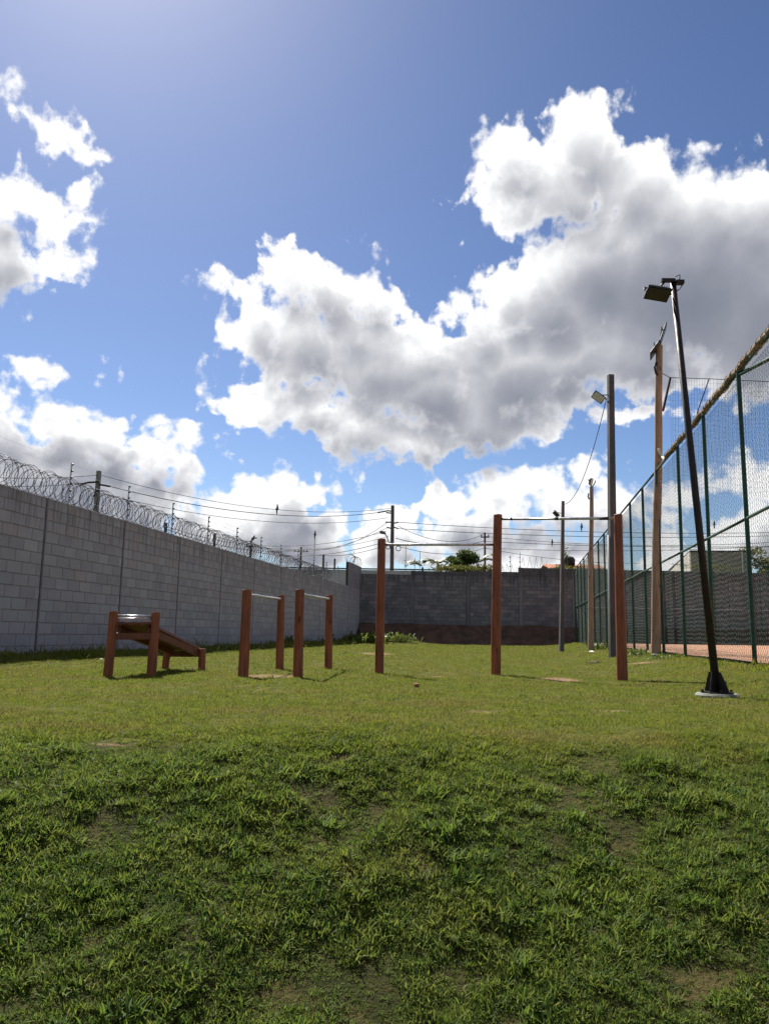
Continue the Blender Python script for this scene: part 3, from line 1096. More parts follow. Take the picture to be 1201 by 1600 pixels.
# ------------------------------------------------------------------ wooden exercise posts
def log_part(root, name, a, b, r0, r1, mat, seed, n=20, rings=14, cap_bevel=True):
    rng = random.Random(seed)
    a, b = Vector(a), Vector(b)
    d = (b - a)
    L = d.length
    d.normalize()
    ref = Vector((1, 0, 0)) if abs(d.x) < 0.9 else Vector((0, 0, 1))
    u = d.cross(ref).normalized(); w = d.cross(u)
    ph = [rng.uniform(0, 6.28) for _ in range(6)]
    mb = MB()
    for i in range(rings + 1):
        t_ = i / rings
        r = r0 + (r1 - r0) * t_
        zz = t_ * L
        if cap_bevel and i == rings: r *= 0.93
        if cap_bevel and i == rings - 1: zz = L - r1 * 0.10
        cx_ = 0.006 * math.sin(zz * 2.1 + ph[0]); cy_ = 0.006 * math.sin(zz * 1.7 + ph[1])
        for j in range(n):
            an = 2 * math.pi * j / n
            rr_ = r * (1 + 0.018 * math.sin(2 * an + ph[2]) + 0.014 * math.sin(3 * an + ph[3] + zz) + 0.012 * math.sin(zz * 5 + ph[4]) + 0.006 * rng.uniform(-1, 1))
            p = a + d * zz + u * (rr_ * math.cos(an) + cx_) + w * (rr_ * math.sin(an) + cy_)
            mb.v.append(tuple(p))
    for i in range(rings):
        for j in range(n):
            k0 = i * n + j; k1 = i * n + (j + 1) % n
            mb.f.append((k0, k1, k1 + n, k0 + n))
    mb.f.append(tuple(rings * n + j for j in range(n)))
    mb.f.append(tuple(reversed(range(n))))
    # drying cracks show as a second, slightly sunk cap
    o_ = mb.build(name, mat, root, origin=tuple(root.location))
    smooth_by_angle(o_, 35)
    return o_


def post_px(base, top):
    """base pixel on the ground, top pixel at the same depth; the foot goes a little into the soil"""
    p = ground_hit(*base)
    q = at(top[0], top[1], p.y)
    d = (p - q).normalized()
    return p + d * 0.12, q


# parallel dip bars
def dip(front, back, name, label, seed):
    (fb, ft), (bb, bt) = front, back
    a0, a1 = post_px(fb, ft)
    b0, b1 = post_px(bb, bt)
    root = thing(name, label, 'dip bar', (a0.x, a0.y, a0.z + 0.12), group=None)
    log_part(root, 'post', a0, a1, 0.058, 0.052, 'stained_log', seed)
    log_part(root, 'post', b0, b1, 0.057, 0.050, 'stained_log', seed + 1)
    A = a1 - Vector((0, 0, 0.055)); B = b1 - Vector((0, 0, 0.055))
    MB().tube([A, A.lerp(B, 0.5), B], 0.017, 12).build('bar', 'bar_steel', root, origin=tuple(root.location), smooth=True)
    return root


dip(((379, 1058.5), (386, 921.5)), ((437.5, 1046.5), (439.5, 930)), 'dip_bar', 'wooden dip bar pair of posts next to the sit-up bench, bare soil at its foot', 21)
dip(((466, 1059), (469, 921)), ((513.5, 1046.7), (514.5, 930)), 'dip_bar', 'wooden dip bar pair of posts on the side of the pull-up bars', 31)

# pull-up bars: three posts, two bars
c0, c1 = post_px((593, 1053), (595.3, 842))
m0, m1 = post_px((774.5, 1055), (777, 804))
r0_, r1_ = post_px((971, 1064), (965.5, 804))
root = thing('pull_up_bars', 'tall reddish wooden pull-up frame with three posts and two steel bars', 'pull-up bars', (m0.x, m0.y, m0.z + 0.12))
log_part(root, 'post', c0, c1, 0.058, 0.052, 'stained_log', 41, rings=22)
log_part(root, 'post', m0, m1, 0.066, 0.057, 'stained_log', 42, rings=22)
log_part(root, 'post', r0_, r1_, 0.064, 0.048, 'stained_log', 43, rings=22)


def on_post(a, b, py):
    """point of a post's axis seen at pixel height py"""
    lo, hi_ = 0.0, 1.0
    for _ in range(40):
        m_ = (lo + hi_) / 2
        p = a.lerp(b, m_)
        v = p - CAM
        y = PH / 2 - F_PX * v.dot(_u) / v.dot(_f)
        if y > py: lo = m_
        else: hi_ = m_
    return a.lerp(b, lo)


A, B = on_post(c0, c1, 851), on_post(m0, m1, 851)
MB().tube([A, A.lerp(B, .5), B], 0.017, 12).build('bar', 'bar_steel', root, origin=tuple(root.location), smooth=True)
A, B = on_post(m0, m1, 811), on_post(r0_, r1_, 810)
bar = MB().tube([A, A.lerp(B, .5), B], 0.017, 12).build('bar', 'bar_steel', root, origin=tuple(root.location), smooth=True)
for u0, u1 in ((0.505, 0.535), (0.86, 0.93), (0.12, 0.135)):
    MB().tube([A.lerp(B, u0), A.lerp(B, u1)], 0.0195, 12).build('grip_tape', 'grip_tape', bar, origin=tuple(root.location), smooth=True)

# sit-up bench
f0a, f0b = post_px((168, 1057), (177.5, 955))
f1a, f1b = post_px((237, 1056), (244.5, 956.5))
g0a, g0b = post_px((258, 1046), (262, 1013))
g1a, g1b = post_px((316, 1048), (317, 1013.5))
root = thing('sit_up_bench', 'low reddish wooden sit-up bench with sloping board and steel foot bar', 'bench', (f0a.x, f0a.y, f0a.z + 0.12))
org = tuple(root.location)
log_part(root, 'leg', f0a, f0b, 0.052, 0.047, 'stained_log', 51)
log_part(root, 'leg', f1a, f1b, 0.053, 0.048, 'stained_log', 52)
log_part(root, 'leg', g0a, g0b, 0.045, 0.044, 'stained_log', 53, rings=8)
log_part(root, 'leg', g1a, g1b, 0.046, 0.045, 'stained_log', 54, rings=8)
A, B = on_post(f0a, f0b, 961.5), on_post(f1a, f1b, 962.5)
MB().tube([A, B], 0.0105, 10).build('foot_bar', 'bar_steel', root, origin=org, smooth=True)
A, B = on_post(f0a, f0b, 966.5), on_post(f1a, f1b, 966)
MB().tube([A, B], 0.0095, 10).build('foot_bar', 'bar_steel', root, origin=org, smooth=True)


def beam(root, name, a, b, w, h, mat, upv=Vector((0, 0, 1))):
    a, b = Vector(a), Vector(b)
    d = (b - a).normalized()
    s_ = d.cross(upv).normalized()
    u_ = s_.cross(d)
    mb = MB()
    vs = []
    for p in (a, b):
        for sx_, sz_ in ((-1, -1), (1, -1), (1, 1), (-1, 1)):
            vs.append(p + s_ * sx_ * w / 2 + u_ * sz_ * h / 2)
    mb.add(vs, [(0, 1, 2, 3), (7, 6, 5, 4), (0, 4, 5, 1), (1, 5, 6, 2), (2, 6, 7, 3), (3, 7, 4, 0)])
    o_ = mb.build(name, mat, root, origin=tuple(root.location))
    bv = o_.modifiers.new('bevel', 'BEVEL'); bv.width = min(w, h) * 0.12; bv.segments = 2
    return o_


# board: planks side by side running from the tall legs down to the short ones
FA, FB = on_post(f0a, f0b, 976), on_post(f1a, f1b, 976)
RA, RB = on_post(g0a, g0b, 1013) , on_post(g1a, g1b, 1013.5)
across_f = (FB - FA); across_r = (RB - RA)
run = ((RA + RB) / 2 - (FA + FB) / 2).normalized()
for i in range(3):
    u = 0.10 + (i + 0.5) * 0.80 / 3
    p = FA + across_f * u - run * 0.07
    q = RA + across_r * u + run * 0.06
    upv = across_f.normalized().cross(run).normalized()
    wd = across_f.length * 0.80 / 3 - 0.008
    beam(root, 'plank', p, q, wd, 0.035, 'stained_plank', upv if upv.z > 0 else -upv)
A, B = on_post(f0a, f0b, 994), on_post(f1a, f1b, 994)
beam(root, 'crossbeam', A, B, 0.055, 0.075, 'stained_plank')
A, B = on_post(g0a, g0b, 1022), on_post(g1a, g1b, 1022)
beam(root, 'crossbeam', A, B, 0.05, 0.07, 'stained_plank')
for (a_, b_) in ((FA, RA), (FB, RB)):
    inn = across_f.normalized() * (0.075 if a_ is FA else -0.075)
    beam(root, 'side_rail', a_ + inn - Vector((0, 0, 0.065)), b_ + inn - Vector((0, 0, 0.05)), 0.035, 0.085, 'stained_plank')

# ------------------------------------------------------------------ floodlights and their poles
def frame_from(face, upv):
    f_ = Vector(face).normalized()
    s_ = f_.cross(Vector(upv)).normalized()
    u_ = s_.cross(f_)
    return Matrix((s_, f_, u_)).transposed()           # columns: side, facing, up


def floodlight(root, c, face, w, h, t_, arm_to, upv=(0, 0, 1), fins=True, lens='glass_lens'):
    R = frame_from(face, upv)
    c = Vector(c)
    org = tuple(root.location)
    mb = MB()
    # housing: shallow tray, wider at the glass than at the back
    vs = []
    for (y, k) in ((t_ / 2, 1.0), (t_ * 0.1, 1.0), (-t_ / 2, 0.72)):
        for sx_, sz_ in ((-1, -1), (1, -1), (1, 1), (-1, 1)):
            vs.append(c + R @ Vector((sx_ * w / 2 * k, y, sz_ * h / 2 * k)))
    mb.add(vs, [(0, 3, 2, 1), (8, 9, 10, 11)] + [(a, (a + 1) % 4 + (a // 4) * 4, (a + 1) % 4 + (a // 4) * 4 + 4, a + 4) for a in range(8)])
    if fins:
        for i in range(7):
            x = -w * 0.30 + w * 0.60 * i / 6
            mb.box(c + R @ Vector((x, -t_ * 0.62, 0)), (w * 0.018, t_ * 0.5, h * 0.66), R)
    hs_ = mb.build('floodlight', 'black_plastic', root, origin=org)
    MB().box(c + R @ Vector((0, t_ / 2 + 0.002, 0)), (w * 0.88, 0.006, h * 0.86), R).build('lens', lens, hs_, origin=org)
    br = MB()
    a1 = Vector(arm_to)
    for sx_ in (-1, 1):
        e_ = c + R @ Vector((sx_ * (w / 2 + 0.012), -t_ * 0.1, 0))
        k_ = c + R @ Vector((sx_ * (w / 2 + 0.012), -t_ * 1.3, h * 0.2))
        br.tube([e_, k_], 0.009, 6)
    k0_ = c + R @ Vector((-(w / 2 + 0.012), -t_ * 1.3, h * 0.2)); k1_ = c + R @ Vector(((w / 2 + 0.012), -t_ * 1.3, h * 0.2))
    br.tube([k0_, k1_], 0.009, 6)
    br.tube([k0_.lerp(k1_, 0.5), a1], 0.011, 6)
    br.build('bracket', 'dark_steel', hs_, origin=org)
    return hs_


# black leaning pole
b0 = ground_hit(1119.5, 1088)
b1 = at(1050, 437, b0.y)
root = thing('light_pole', 'leaning black steel floodlight pole with gusseted foot on a concrete pad', 'light pole', tuple(b0))
org = tuple(root.location)
MB().tube([b0 + Vector((0, 0, 0.02)), b0.lerp(b1, 0.5), b1], [0.033, 0.030, 0.027], 16).build('pole', 'dark_steel', root, origin=org, smooth=True)
dp = (b1 - b0).normalized()
base_c = b0 + Vector((0, 0, 0.035))
MB().box(b0 + Vector((0, 0, 0.032)), (0.20, 0.20, 0.014)).build('base_plate', 'dark_steel', root, origin=org)
for k in range(4):
    an = math.radians(38 + 90 * k)
    dx = Vector((math.cos(an), math.sin(an), 0))
    sd_ = Vector((-math.sin(an), math.cos(an), 0)) * 0.005
    pr = [base_c + dx * 0.02, base_c + dx * 0.105, base_c + dx * 0.105 + Vector((0, 0, 0.02)), base_c + dp * 0.165 + dx * 0.052, base_c + dp * 0.165 + dx * 0.02]
    MB().add([p - sd_ for p in pr] + [p + sd_ for p in pr], [(0, 1, 2, 3, 4), (9, 8, 7, 6, 5)] + [(i, i + 5, (i + 1) % 5 + 5, (i + 1) % 5) for i in range(5)]).build('gusset', 'dark_steel', root, origin=org)
for k in range(4):
    an = math.radians(83 + 90 * k)
    p = b0 + Vector((math.cos(an) * 0.115, math.sin(an) * 0.115, 0.045))
    MB().tube([p - Vector((0, 0, .02)), p + Vector((0, 0, 0.012))], 0.011, 6).build('anchor_bolt', 'dark_steel', root, origin=org)
MB().tube([b0 - Vector((0, 0, 0.1)), b0 + Vector((0, 0, 0.010)), b0 + Vector((0, 0, 0.026))], [0.175, 0.175, 0.160], 28).build('concrete_pad', 'pad_concrete', root, origin=org)
side = Vector((1, 0, 0))
ct = b1 - dp * 0.03
cross = MB().box(ct + Vector((-0.055, -0.035, 0.005)), (0.12, 0.035, 0.03)).box(ct + Vector((0.05, -0.03, -0.01)), (0.07, 0.05, 0.035))
cross.build('crossarm', 'dark_steel', root, origin=org)
cab = MB().tube([ct + Vector(q_) for q_ in ((0.02, -.02, .05), (0.06, -.02, .07), (0.055, -.02, 0.02), (0.085, -.02, -0.02), (0.05, -.02, -0.07), (0.02, -.02, -0.09))], 0.005, 6)
cab.build('cable', 'wire_black', root, origin=org, smooth=True)
fc = at(1027, 457, b0.y - 0.05)
floodlight(root, fc, (-0.20, -0.35, -0.92), 0.21, 0.155, 0.05, ct + Vector((-0.09, -0.035, -0.01)), upv=(0.06, 1, 0), lens='lens_dark')

# wooden pole by the fence with two floodlights
b0 = ground_hit(1022.5, 1024)
b1 = at(1029.5, 540, b0.y)
root = thing('light_pole', 'thick tan wooden floodlight pole tied to the fence with white rope', 'light pole', tuple(b0))
org = tuple(root.location)
log_part(root, 'pole', b0 - Vector((0, 0, 0.2)), b1, 0.098, 0.068, 'tan_log', 61, rings=30)
yk = b1.y - 0.05
k_ = at(1029, 538, yk)
for (p0, p1) in (((1014.5, 557), (1029, 537)), ((1029.5, 537), (1039.5, 508))):
    a, b_ = at(*p0, yk), at(*p1, yk)
    d_ = (b_ - a)
    face = Vector((-d_.z, 0.15, d_.x)) * -1
    floodlight(root, (a + b_) / 2, face, 0.30, d_.length * 0.98, 0.04, k_ + Vector((0, 0.05, -0.08)), upv=tuple(d_), fins=False, lens='lens_dark')
MB().tube([at(1025, 566, yk), at(1022, 574, yk), at(1024, 583, yk), at(1027, 586, yk)], 0.022, 8).build('cable_loop', 'wire_black', root, origin=org, smooth=True)
POLE_W = (b0, b1)

# grey concrete pole with floodlight
b0 = ground_hit(957.5, 1028)
b1 = at(953.2, 586, b0.y)
root = thing('light_pole', 'square grey concrete floodlight pole with thin white tube behind the pull-up post', 'light pole', tuple(b0))
org = tuple(root.location)
MB().tube([b0 - Vector((0, 0, .2)), b0.lerp(b1, .5), b1], [0.112, 0.096, 0.082], 4, twist=math.radians(52)).build('pole', 'concrete_dark', root, origin=org)
q0 = b0 + Vector((-0.095, -0.02, 0)); q1 = b0.lerp(b1, 0.42) + Vector((-0.088, -0.02, 0))
MB().tube([q0, q1], 0.014, 8).build('edge_tube', 'pvc_white', root, origin=org, smooth=True)  # thin white tube up the lower left edge of the pole
fl = at(934.5, 620.5, b0.y - 0.1)
floodlight(root, fl, (-0.45, -0.80, -0.45), 0.27, 0.18, 0.06, at(950, 617, b0.y), upv=(0.62, 0, 0.78))
P3_ATT = at(947, 622, b0.y)
# second, shorter concrete pole
b0 = ground_hit(876.3, 1018.5)
b1 = at(879, 783, b0.y)
root = thing('light_pole', 'slim grey concrete lamp pole standing in front of the back wall', 'light pole', tuple(b0))
org = tuple(root.location)
MB().tube([b0 - Vector((0, 0, .2)), b0.lerp(b1, .5), b1], [0.098, 0.075, 0.058], 4, twist=math.radians(50)).build('pole', 'concrete_dark', root, origin=org)
floodlight(root, at(868, 803, b0.y - 0.08), (-0.55, -0.55, -0.62), 0.21, 0.13, 0.05, at(876, 802, b0.y), upv=(0.7, 0, 0.7), lens='lens_dark')
P2_ATT = at(881, 788, b0.y)
tag(MB().tube(sag_line(P3_ATT, P2_ATT, 0.55, 24), 0.009, 5).build('lamp_cable', 'wire_black', origin=tuple(P3_ATT), smooth=True),
    'black cable drooping between the two grey concrete lamp poles', 'cable')
# thin wooden pole
b0 = ground_hit(921.5, 1017)
b1 = at(923.5, 760, b0.y)
root = thing('light_pole', 'slim tan wooden floodlight pole beside the far part of the fence', 'light pole', tuple(b0))
org = tuple(root.location)
log_part(root, 'pole', b0 - Vector((0, 0, 0.2)), b1, 0.082, 0.055, 'tan_log', 71, rings=26)
floodlight(root, at(922.5, 753, b0.y - 0.06), (0.75, -0.55, -0.25), 0.17, 0.22, 0.05, b1 - Vector((0, 0, 0.02)))
MB().tube([b1 + Vector((.02, -.06, 0)), b1 + Vector((0.09, -.06, 0.10)), b1 + Vector((.1, -.06, .17))], 0.016, 6).build('bracket', 'dark_steel', root, origin=org)
MB().tube([at(919, 771, b0.y - .07), at(918, 776, b0.y - .08), at(920, 780, b0.y - .07)], 0.02, 6).build('cable_loop', 'wire_black', root, origin=org)

# ------------------------------------------------------------------ court, its fences and nets
cp = [N * 2.98 + D * 2.0, N * 2.98 + D * 40.6, N * 30 + D * 47.0, N * 30 + D * 2.0]
mb = MB()
ns, nn_ = 40, 12
for i in range(ns + 1):
    for j in range(nn_ + 1):
        lo = cp[0].lerp(cp[1], i / ns); hi_ = cp[3].lerp(cp[2], i / ns)
        p = lo.lerp(hi_, (j / nn_) ** 1.5)
        mb.v.append((p.x, p.y, 0.222 + 0.006 * math.sin(i * 1.3 + j)))
for i in range(ns):
    for j in range(nn_):
        a = i * (nn_ + 1) + j
        mb.f.append((a, a + 1, a + nn_ + 2, a + nn_ + 1))
mb.build('dirt_court', 'court_dirt', kind='structure', smooth=True)


def mesh_panel(width, z0, z1, p, dz, r):
    mb = MB()
    n = int(round(width / p))
    p = width / n
    m_ = int((z1 - z0) / dz)
    rng = random.Random(77)
    for i in range(n):
        jz = rng.uniform(-.3, .3) * dz + 0.15 * dz * math.sin(i * 0.35)
        path = [Vector(((i + (k + i) % 2) * p + rng.uniform(-.003, .003), 0.004 * ((k % 2) * 2 - 1), z0 + k * dz + (jz if 0 < k < m_ else 0) + rng.uniform(-.003, .003))) for k in range(m_ + 1)]
        mb.tube(path, r, 3, caps=False)
    me = bpy.data.meshes.new('mesh_panel')
    me.from_pydata(mb.v, [], mb.f)
    me.materials.append(MATS['mesh_coating'])
    return me


FB_, FS0, ZB, ZM, ZT = 2.09, 10.57, 0.17, 2.04, 4.00
fo = N * LFENCE
fence = thing('chain_link_fence', 'tall green chain-link fence along the side of the dirt court', 'fence', (fo.x, fo.y, 0), RZ_D)
KMIN, KMAX = -2, 15
pm = mesh_panel(FB_ - 0.06, 0.0, ZT - ZB - 0.06, 0.043, 0.034, 0.0021)
post_me = None
for k in range(KMIN, KMAX + 1):
    x = FS0 + k * FB_
    if post_me is None:
        o_ = MB().tube([(0, 0, -0.35), (0, 0, 2), (0, 0, ZT - ZB)], 0.030, 12).build('post', 'green_paint', fence, smooth=False)
        smooth_by_angle(o_, 40)
        o_.location = (x, 0, ZB)
        post_me = o_.data
    else:
        o_ = link('post', post_me, fence, loc=(x, 0, ZB))
    o_.rotation_euler = (math.radians(random.uniform(-.35, .35)), math.radians(random.uniform(-.3, .3)), 0)
    if k < KMAX:
        link('mesh_panel', pm, fence, loc=(x + 0.03, -0.026, ZB + 0.02))
        MB().tube([(x - 0.03, 0, ZM), (x + FB_ + 0.03, 0, ZM)], 0.021, 10).build('middle_rail', 'green_paint', fence, smooth=True)
        MB().tube([(x - 0.03, 0, ZT), (x + FB_ + 0.03, 0, ZT)], 0.024, 10).build('top_rail', 'green_paint', fence, smooth=True)
# brace from the near post head across the court
pa = fo + D * FS0 + Vector((0, 0, ZT - 0.04))
dd = ray(1201, 561)
pb = CAM + dd * ((pa.z - CAM.z) / dd.z)
ext = pa + (pb - pa) * 2.2
RzI = Matrix.Rotation(-RZ_D, 3, 'Z')
MB().tube([RzI @ (pa - fo), RzI @ (ext - fo)], 0.026, 10).build('head_brace', 'green_paint', fence, smooth=True)

# end fence across the far end of the court
e0 = fo + D * (FS0 + KMAX * FB_) + D * 0.02
endf = thing('chain_link_fence', 'green chain-link fence across the far end of the court before the wall', 'fence', (e0.x, e0.y, 0), RZ_B)
EB = 2.5
pm2 = mesh_panel(EB - 0.06, 0.0, ZT - ZB - 0.06, 0.10, 0.08, 0.0026)
for k in range(0, 8):
    if k:
        link('post', post_me, endf, loc=(k * EB, 0, ZB))
    link('mesh_panel', pm2, endf, loc=(k * EB + 0.03, -0.03, ZB + 0.02))
    MB().tube([(k * EB - 0.03, 0, ZM), (k * EB + EB + 0.03, 0, ZM)], 0.02, 8).build('middle_rail', 'galvanised', endf, smooth=True)
    MB().tube([(k * EB - 0.03, 0, ZT), (k * EB + EB + 0.03, 0, ZT)], 0.024, 8).build('top_rail', 'green_paint', endf, smooth=True)

# rolled net lashed along the top rail
s_end = hit_plane(1036, 719, LFENCE).dot(D)
rng = random.Random(12)
mb = MB()
path, rad = [], []
n_ = 220
for i in range(n_ + 1):
    s_ = 4.5 + (s_end - 4.5) * i / n_
    path.append(fo + D * s_ + N * (0.01 * math.sin(i * .5)) + Vector((0, 0, ZT + 0.035 + 0.008 * math.sin(i * 0.37) + rng.uniform(-.004, .004))))
    rad.append((0.046 if i < n_ - 6 else 0.046 * (n_ - i + 1) / 7) * (1 + 0.12 * math.sin(i * 1.9) + rng.uniform(-.10, .10)))
mb.tube(path, rad, 12)
roll = thing('rolled_net', 'brown sports net rolled up along the top rail of the fence', 'net', tuple(path[0]))
body = mb.build('net_roll', 'rope_net', roll, origin=tuple(path[0]), smooth=True)
# lashing cord wound round it
lash = MB()
lp = []
for i in range(n_ * 3):
    u = i / (n_ * 3)
    k0 = min(n_ - 7, int(u * (n_ - 7)))
    c_ = path[k0].lerp(path[k0 + 1], u * (n_ - 7) - k0)
    a = i * 0.55 + 1.4 * math.sin(i * 0.11)
    lp.append(c_ + (N * math.cos(a) + Vector((0, 0, 1)) * math.sin(a)) * 0.054)
lash.tube(lp, 0.005, 4)
lash.build('lashing', 'rope_net', roll, origin=tuple(path[0]), smooth=True)
# white rope holding the net's end to the wooden pole
wy = POLE_W[0].y - 0.11
rp = [at(1029, 702, wy), at(1031, 709, wy), at(1034, 714, wy), path[-4]]
rope = MB()
for ph in (0, 2.09, 4.19):
    tw = []
    for i in range(31):
        u = i / 30 * 3
        k0 = min(2, int(u))
        c_ = rp[k0].lerp(rp[k0 + 1], u - k0)
        a = i * 1.1 + ph
        tw.append(c_ + Vector((math.cos(a), 0, math.sin(a))) * 0.018)
    rope.tube(tw, 0.017, 6)
tag(rope.build('tie_rope', 'rope_white', origin=tuple(rp[0]), smooth=True), 'short white twisted rope tying the rolled net to the wooden pole', 'rope')

# high ball net hung from a wire inside the court
yb = POLE_W[1].y
wpts = [at(1027, 580, yb), at(1046.5, 590, yb + 0.05), at(1110, 592, yb), at(1201, 596.5, yb - 0.2), at(1330, 602, yb - 0.5)]
netr = thing('ball_net', 'fine dark ball net hanging from a wire above the fence', 'net', tuple(wpts[0]))
no = tuple(wpts[0])
MB().tube(wpts, 0.008, 5).build('wire', 'wire_black', netr, origin=no)
MB().tube([wpts[1], at(1035, 642, yb + 0.02)], 0.028, 8).build('strut', 'dark_steel', netr, origin=no)
MB().tube([at(1107, 592, yb), at(1090, 640, yb + .1), at(1075, 690, yb + .1)], 0.012, 5).build('guy_rope', 'net_thread', netr, origin=no)
th = MB()
nc_ = 46
tops_ = []
for i in range(nc_ + 1):
    u = i / nc_
    L0 = [wpts[1], wpts[2], wpts[3], wpts[4]]
    k0 = min(2, int(u * 3)); c_ = L0[k0].lerp(L0[k0 + 1], u * 3 - k0)
    tops_.append(c_)
for i, c_ in enumerate(tops_):
    th.tube([c_, c_ + Vector((-0.02 * math.sin(i), 0.10, -1.2)), c_ + Vector((-0.05 * math.sin(i * .7), 0.05, -2.5))], 0.0022, 3, caps=False)
for j in range(1, 22):
    th.tube([c_ + Vector((0, 0.08 * math.sin(j * .3), -0.115 * j + 0.03 * math.sin(i * .4 + j))) for i, c_ in enumerate(tops_)], 0.0018, 3, caps=False)
th.build('netting', 'net_thread', netr, origin=no)

# ------------------------------------------------------------------ utility poles and power lines beyond the walls
def utility_pole(px, py, Y, w, label, arms=True, lamp=False, mat='concrete_pole'):
    top = at(px, py, Y)
    root = thing('utility_pole', label, 'utility pole', (top.x, top.y, -0.2))
    o_ = (top.x, top.y, -0.2)
    MB().tube([(top.x, top.y, -0.2), (top.x, top.y, top.z / 2), tuple(top)], [w * 0.78, w * 0.66, w * 0.55], 4, twist=math.radians(45)).build('pole', mat, root, origin=o_)
    return root, top, o_


POLE_C, tC, oC = utility_pole(613.3, 790, 55, 0.30, 'tall grey concrete utility pole with street lamp and many wires', mat='concrete_dark')
Yc = 55
arm = MB()
for (p0, p1) in (((613, 799), (606, 798)), ((606, 798), (590, 801)), ((613, 802), (603, 801)), ((613, 816), (602, 816)), ((613, 818), (622, 816)), ((613, 826), (604, 824)), ((613, 823), (622, 826))):
    arm.tube([at(*p0, Yc - 0.05), at(*p1, Yc - 0.15)], 0.05, 6)
arm.build('insulator_bracket', 'insulator', POLE_C, origin=oC)
lampm = MB()
lampm.tube([at(611, 848, Yc - .1), at(607, 847, Yc - .2), at(604, 838, Yc - .4), at(601, 834, Yc - .5)], 0.045, 8)
la = lampm.build('lamp_arm', 'aluminium', POLE_C, origin=oC, smooth=True)
lh = at(597.5, 832.5, Yc - .6)
MB().tube([lh + Vector((0.22, 0.05, -0.06)), lh + Vector((0.1, 0, 0)), lh + Vector((-0.12, 0, 0.04)), lh + Vector((-0.22, 0, 0.02))], [0.05, 0.11, 0.12, 0.05], 10).build('lamp_head', 'concrete_dark', la, origin=oC, smooth=True)
for (cx_, cy_, r_) in ((622, 857, 0.17), (606, 855, 0.14)):
    c_ = at(cx_, cy_, Yc - 0.2)
    MB().tube([c_ + Vector((math.cos(a_) * r_, 0, math.sin(a_) * r_)) for a_ in [i * math.pi / 9 for i in range(19)]], 0.03, 6, caps=False).build('cable_coil', 'wire_black', POLE_C, origin=oC)

POLE_L, tL, oL = utility_pole(155.0, 736, 38, 0.24, 'grey concrete utility pole rising behind the razor wire of the long wall')
mb = MB()
for (p0, p1) in (((155, 753), (137, 754)), ((155, 764), (146, 776)), ((155, 757), (172, 760)), ((137, 754), (126, 757))):
    mb.tube([at(*p0, 37.8), at(*p1, 37.7)], 0.05, 6)
mb.build('insulator_bracket', 'insulator', POLE_L, origin=oL)
for (px, py, Y, w, lab) in [(757, 832, 72, 0.20, 'slim dark utility pole behind the shrub on the back wall'),
                            (259.5, 817, 60, 0.24, 'short visible pole top just over the long wall past the tall pole'),
                            (336, 833, 62, 0.22, 'pole top showing through the razor wire, third along the long wall'),
                            (392.3, 846, 66, 0.22, 'dark pole with a bird-like insulator cluster beyond the long wall'),
                            (470.5, 855, 80, 0.24, 'distant utility pole with a crossarm over the pale neighbouring wall'),
                            (505.5, 866, 95, 0.3, 'stubby far pole peeking over the pale neighbouring wall'),
                            (523, 873, 110, 0.3, 'smallest far pole over the pale neighbouring wall'),
                            (492, 834, 70, 0.10, 'very thin pale mast beyond the pale neighbouring wall')]:
    rt, tp_, o_ = utility_pole(px, py, Y, w, lab, mat='concrete_dark' if px != 492 else 'aluminium')
    if px in (470.5, 392.3, 757):
        a = MB()
        a.box(tp_ + Vector((0, -0.12, -0.45)), (1.5 if px == 470.5 else 0.8, 0.09, 0.10))
        for q_ in (-0.6, -0.25, 0.3, 0.62) if px == 470.5 else (-0.32, 0.32):
            a.tube([tp_ + Vector((q_, -0.12, -0.42)), tp_ + Vector((q_, -0.12, -0.22))], 0.055, 6)
        a.build('crossarm', 'insulator', rt, origin=o_)
    if px == 392.3:
        a = MB()
        a.tube([tp_ + Vector((0, -.1, 0)), tp_ + Vector((.18, -.1, .2)), tp_ + Vector((.3, -.1, .5))], [.05, .12, .05], 6)
        a.tube([tp_ + Vector((.05, -.1, .25)), tp_ + Vector((.5, -.1, .3))], 0.06, 6)
        a.build('insulator_cluster', 'insulator', rt, origin=o_)


def wire(a, b, sag, r, lab):
    tag(MB().tube(sag_line(a, b, sag, 20), r, 4, caps=False).build('power_line', 'wire_black', origin=tuple(a)), lab, 'power line', 'power lines beyond the walls')


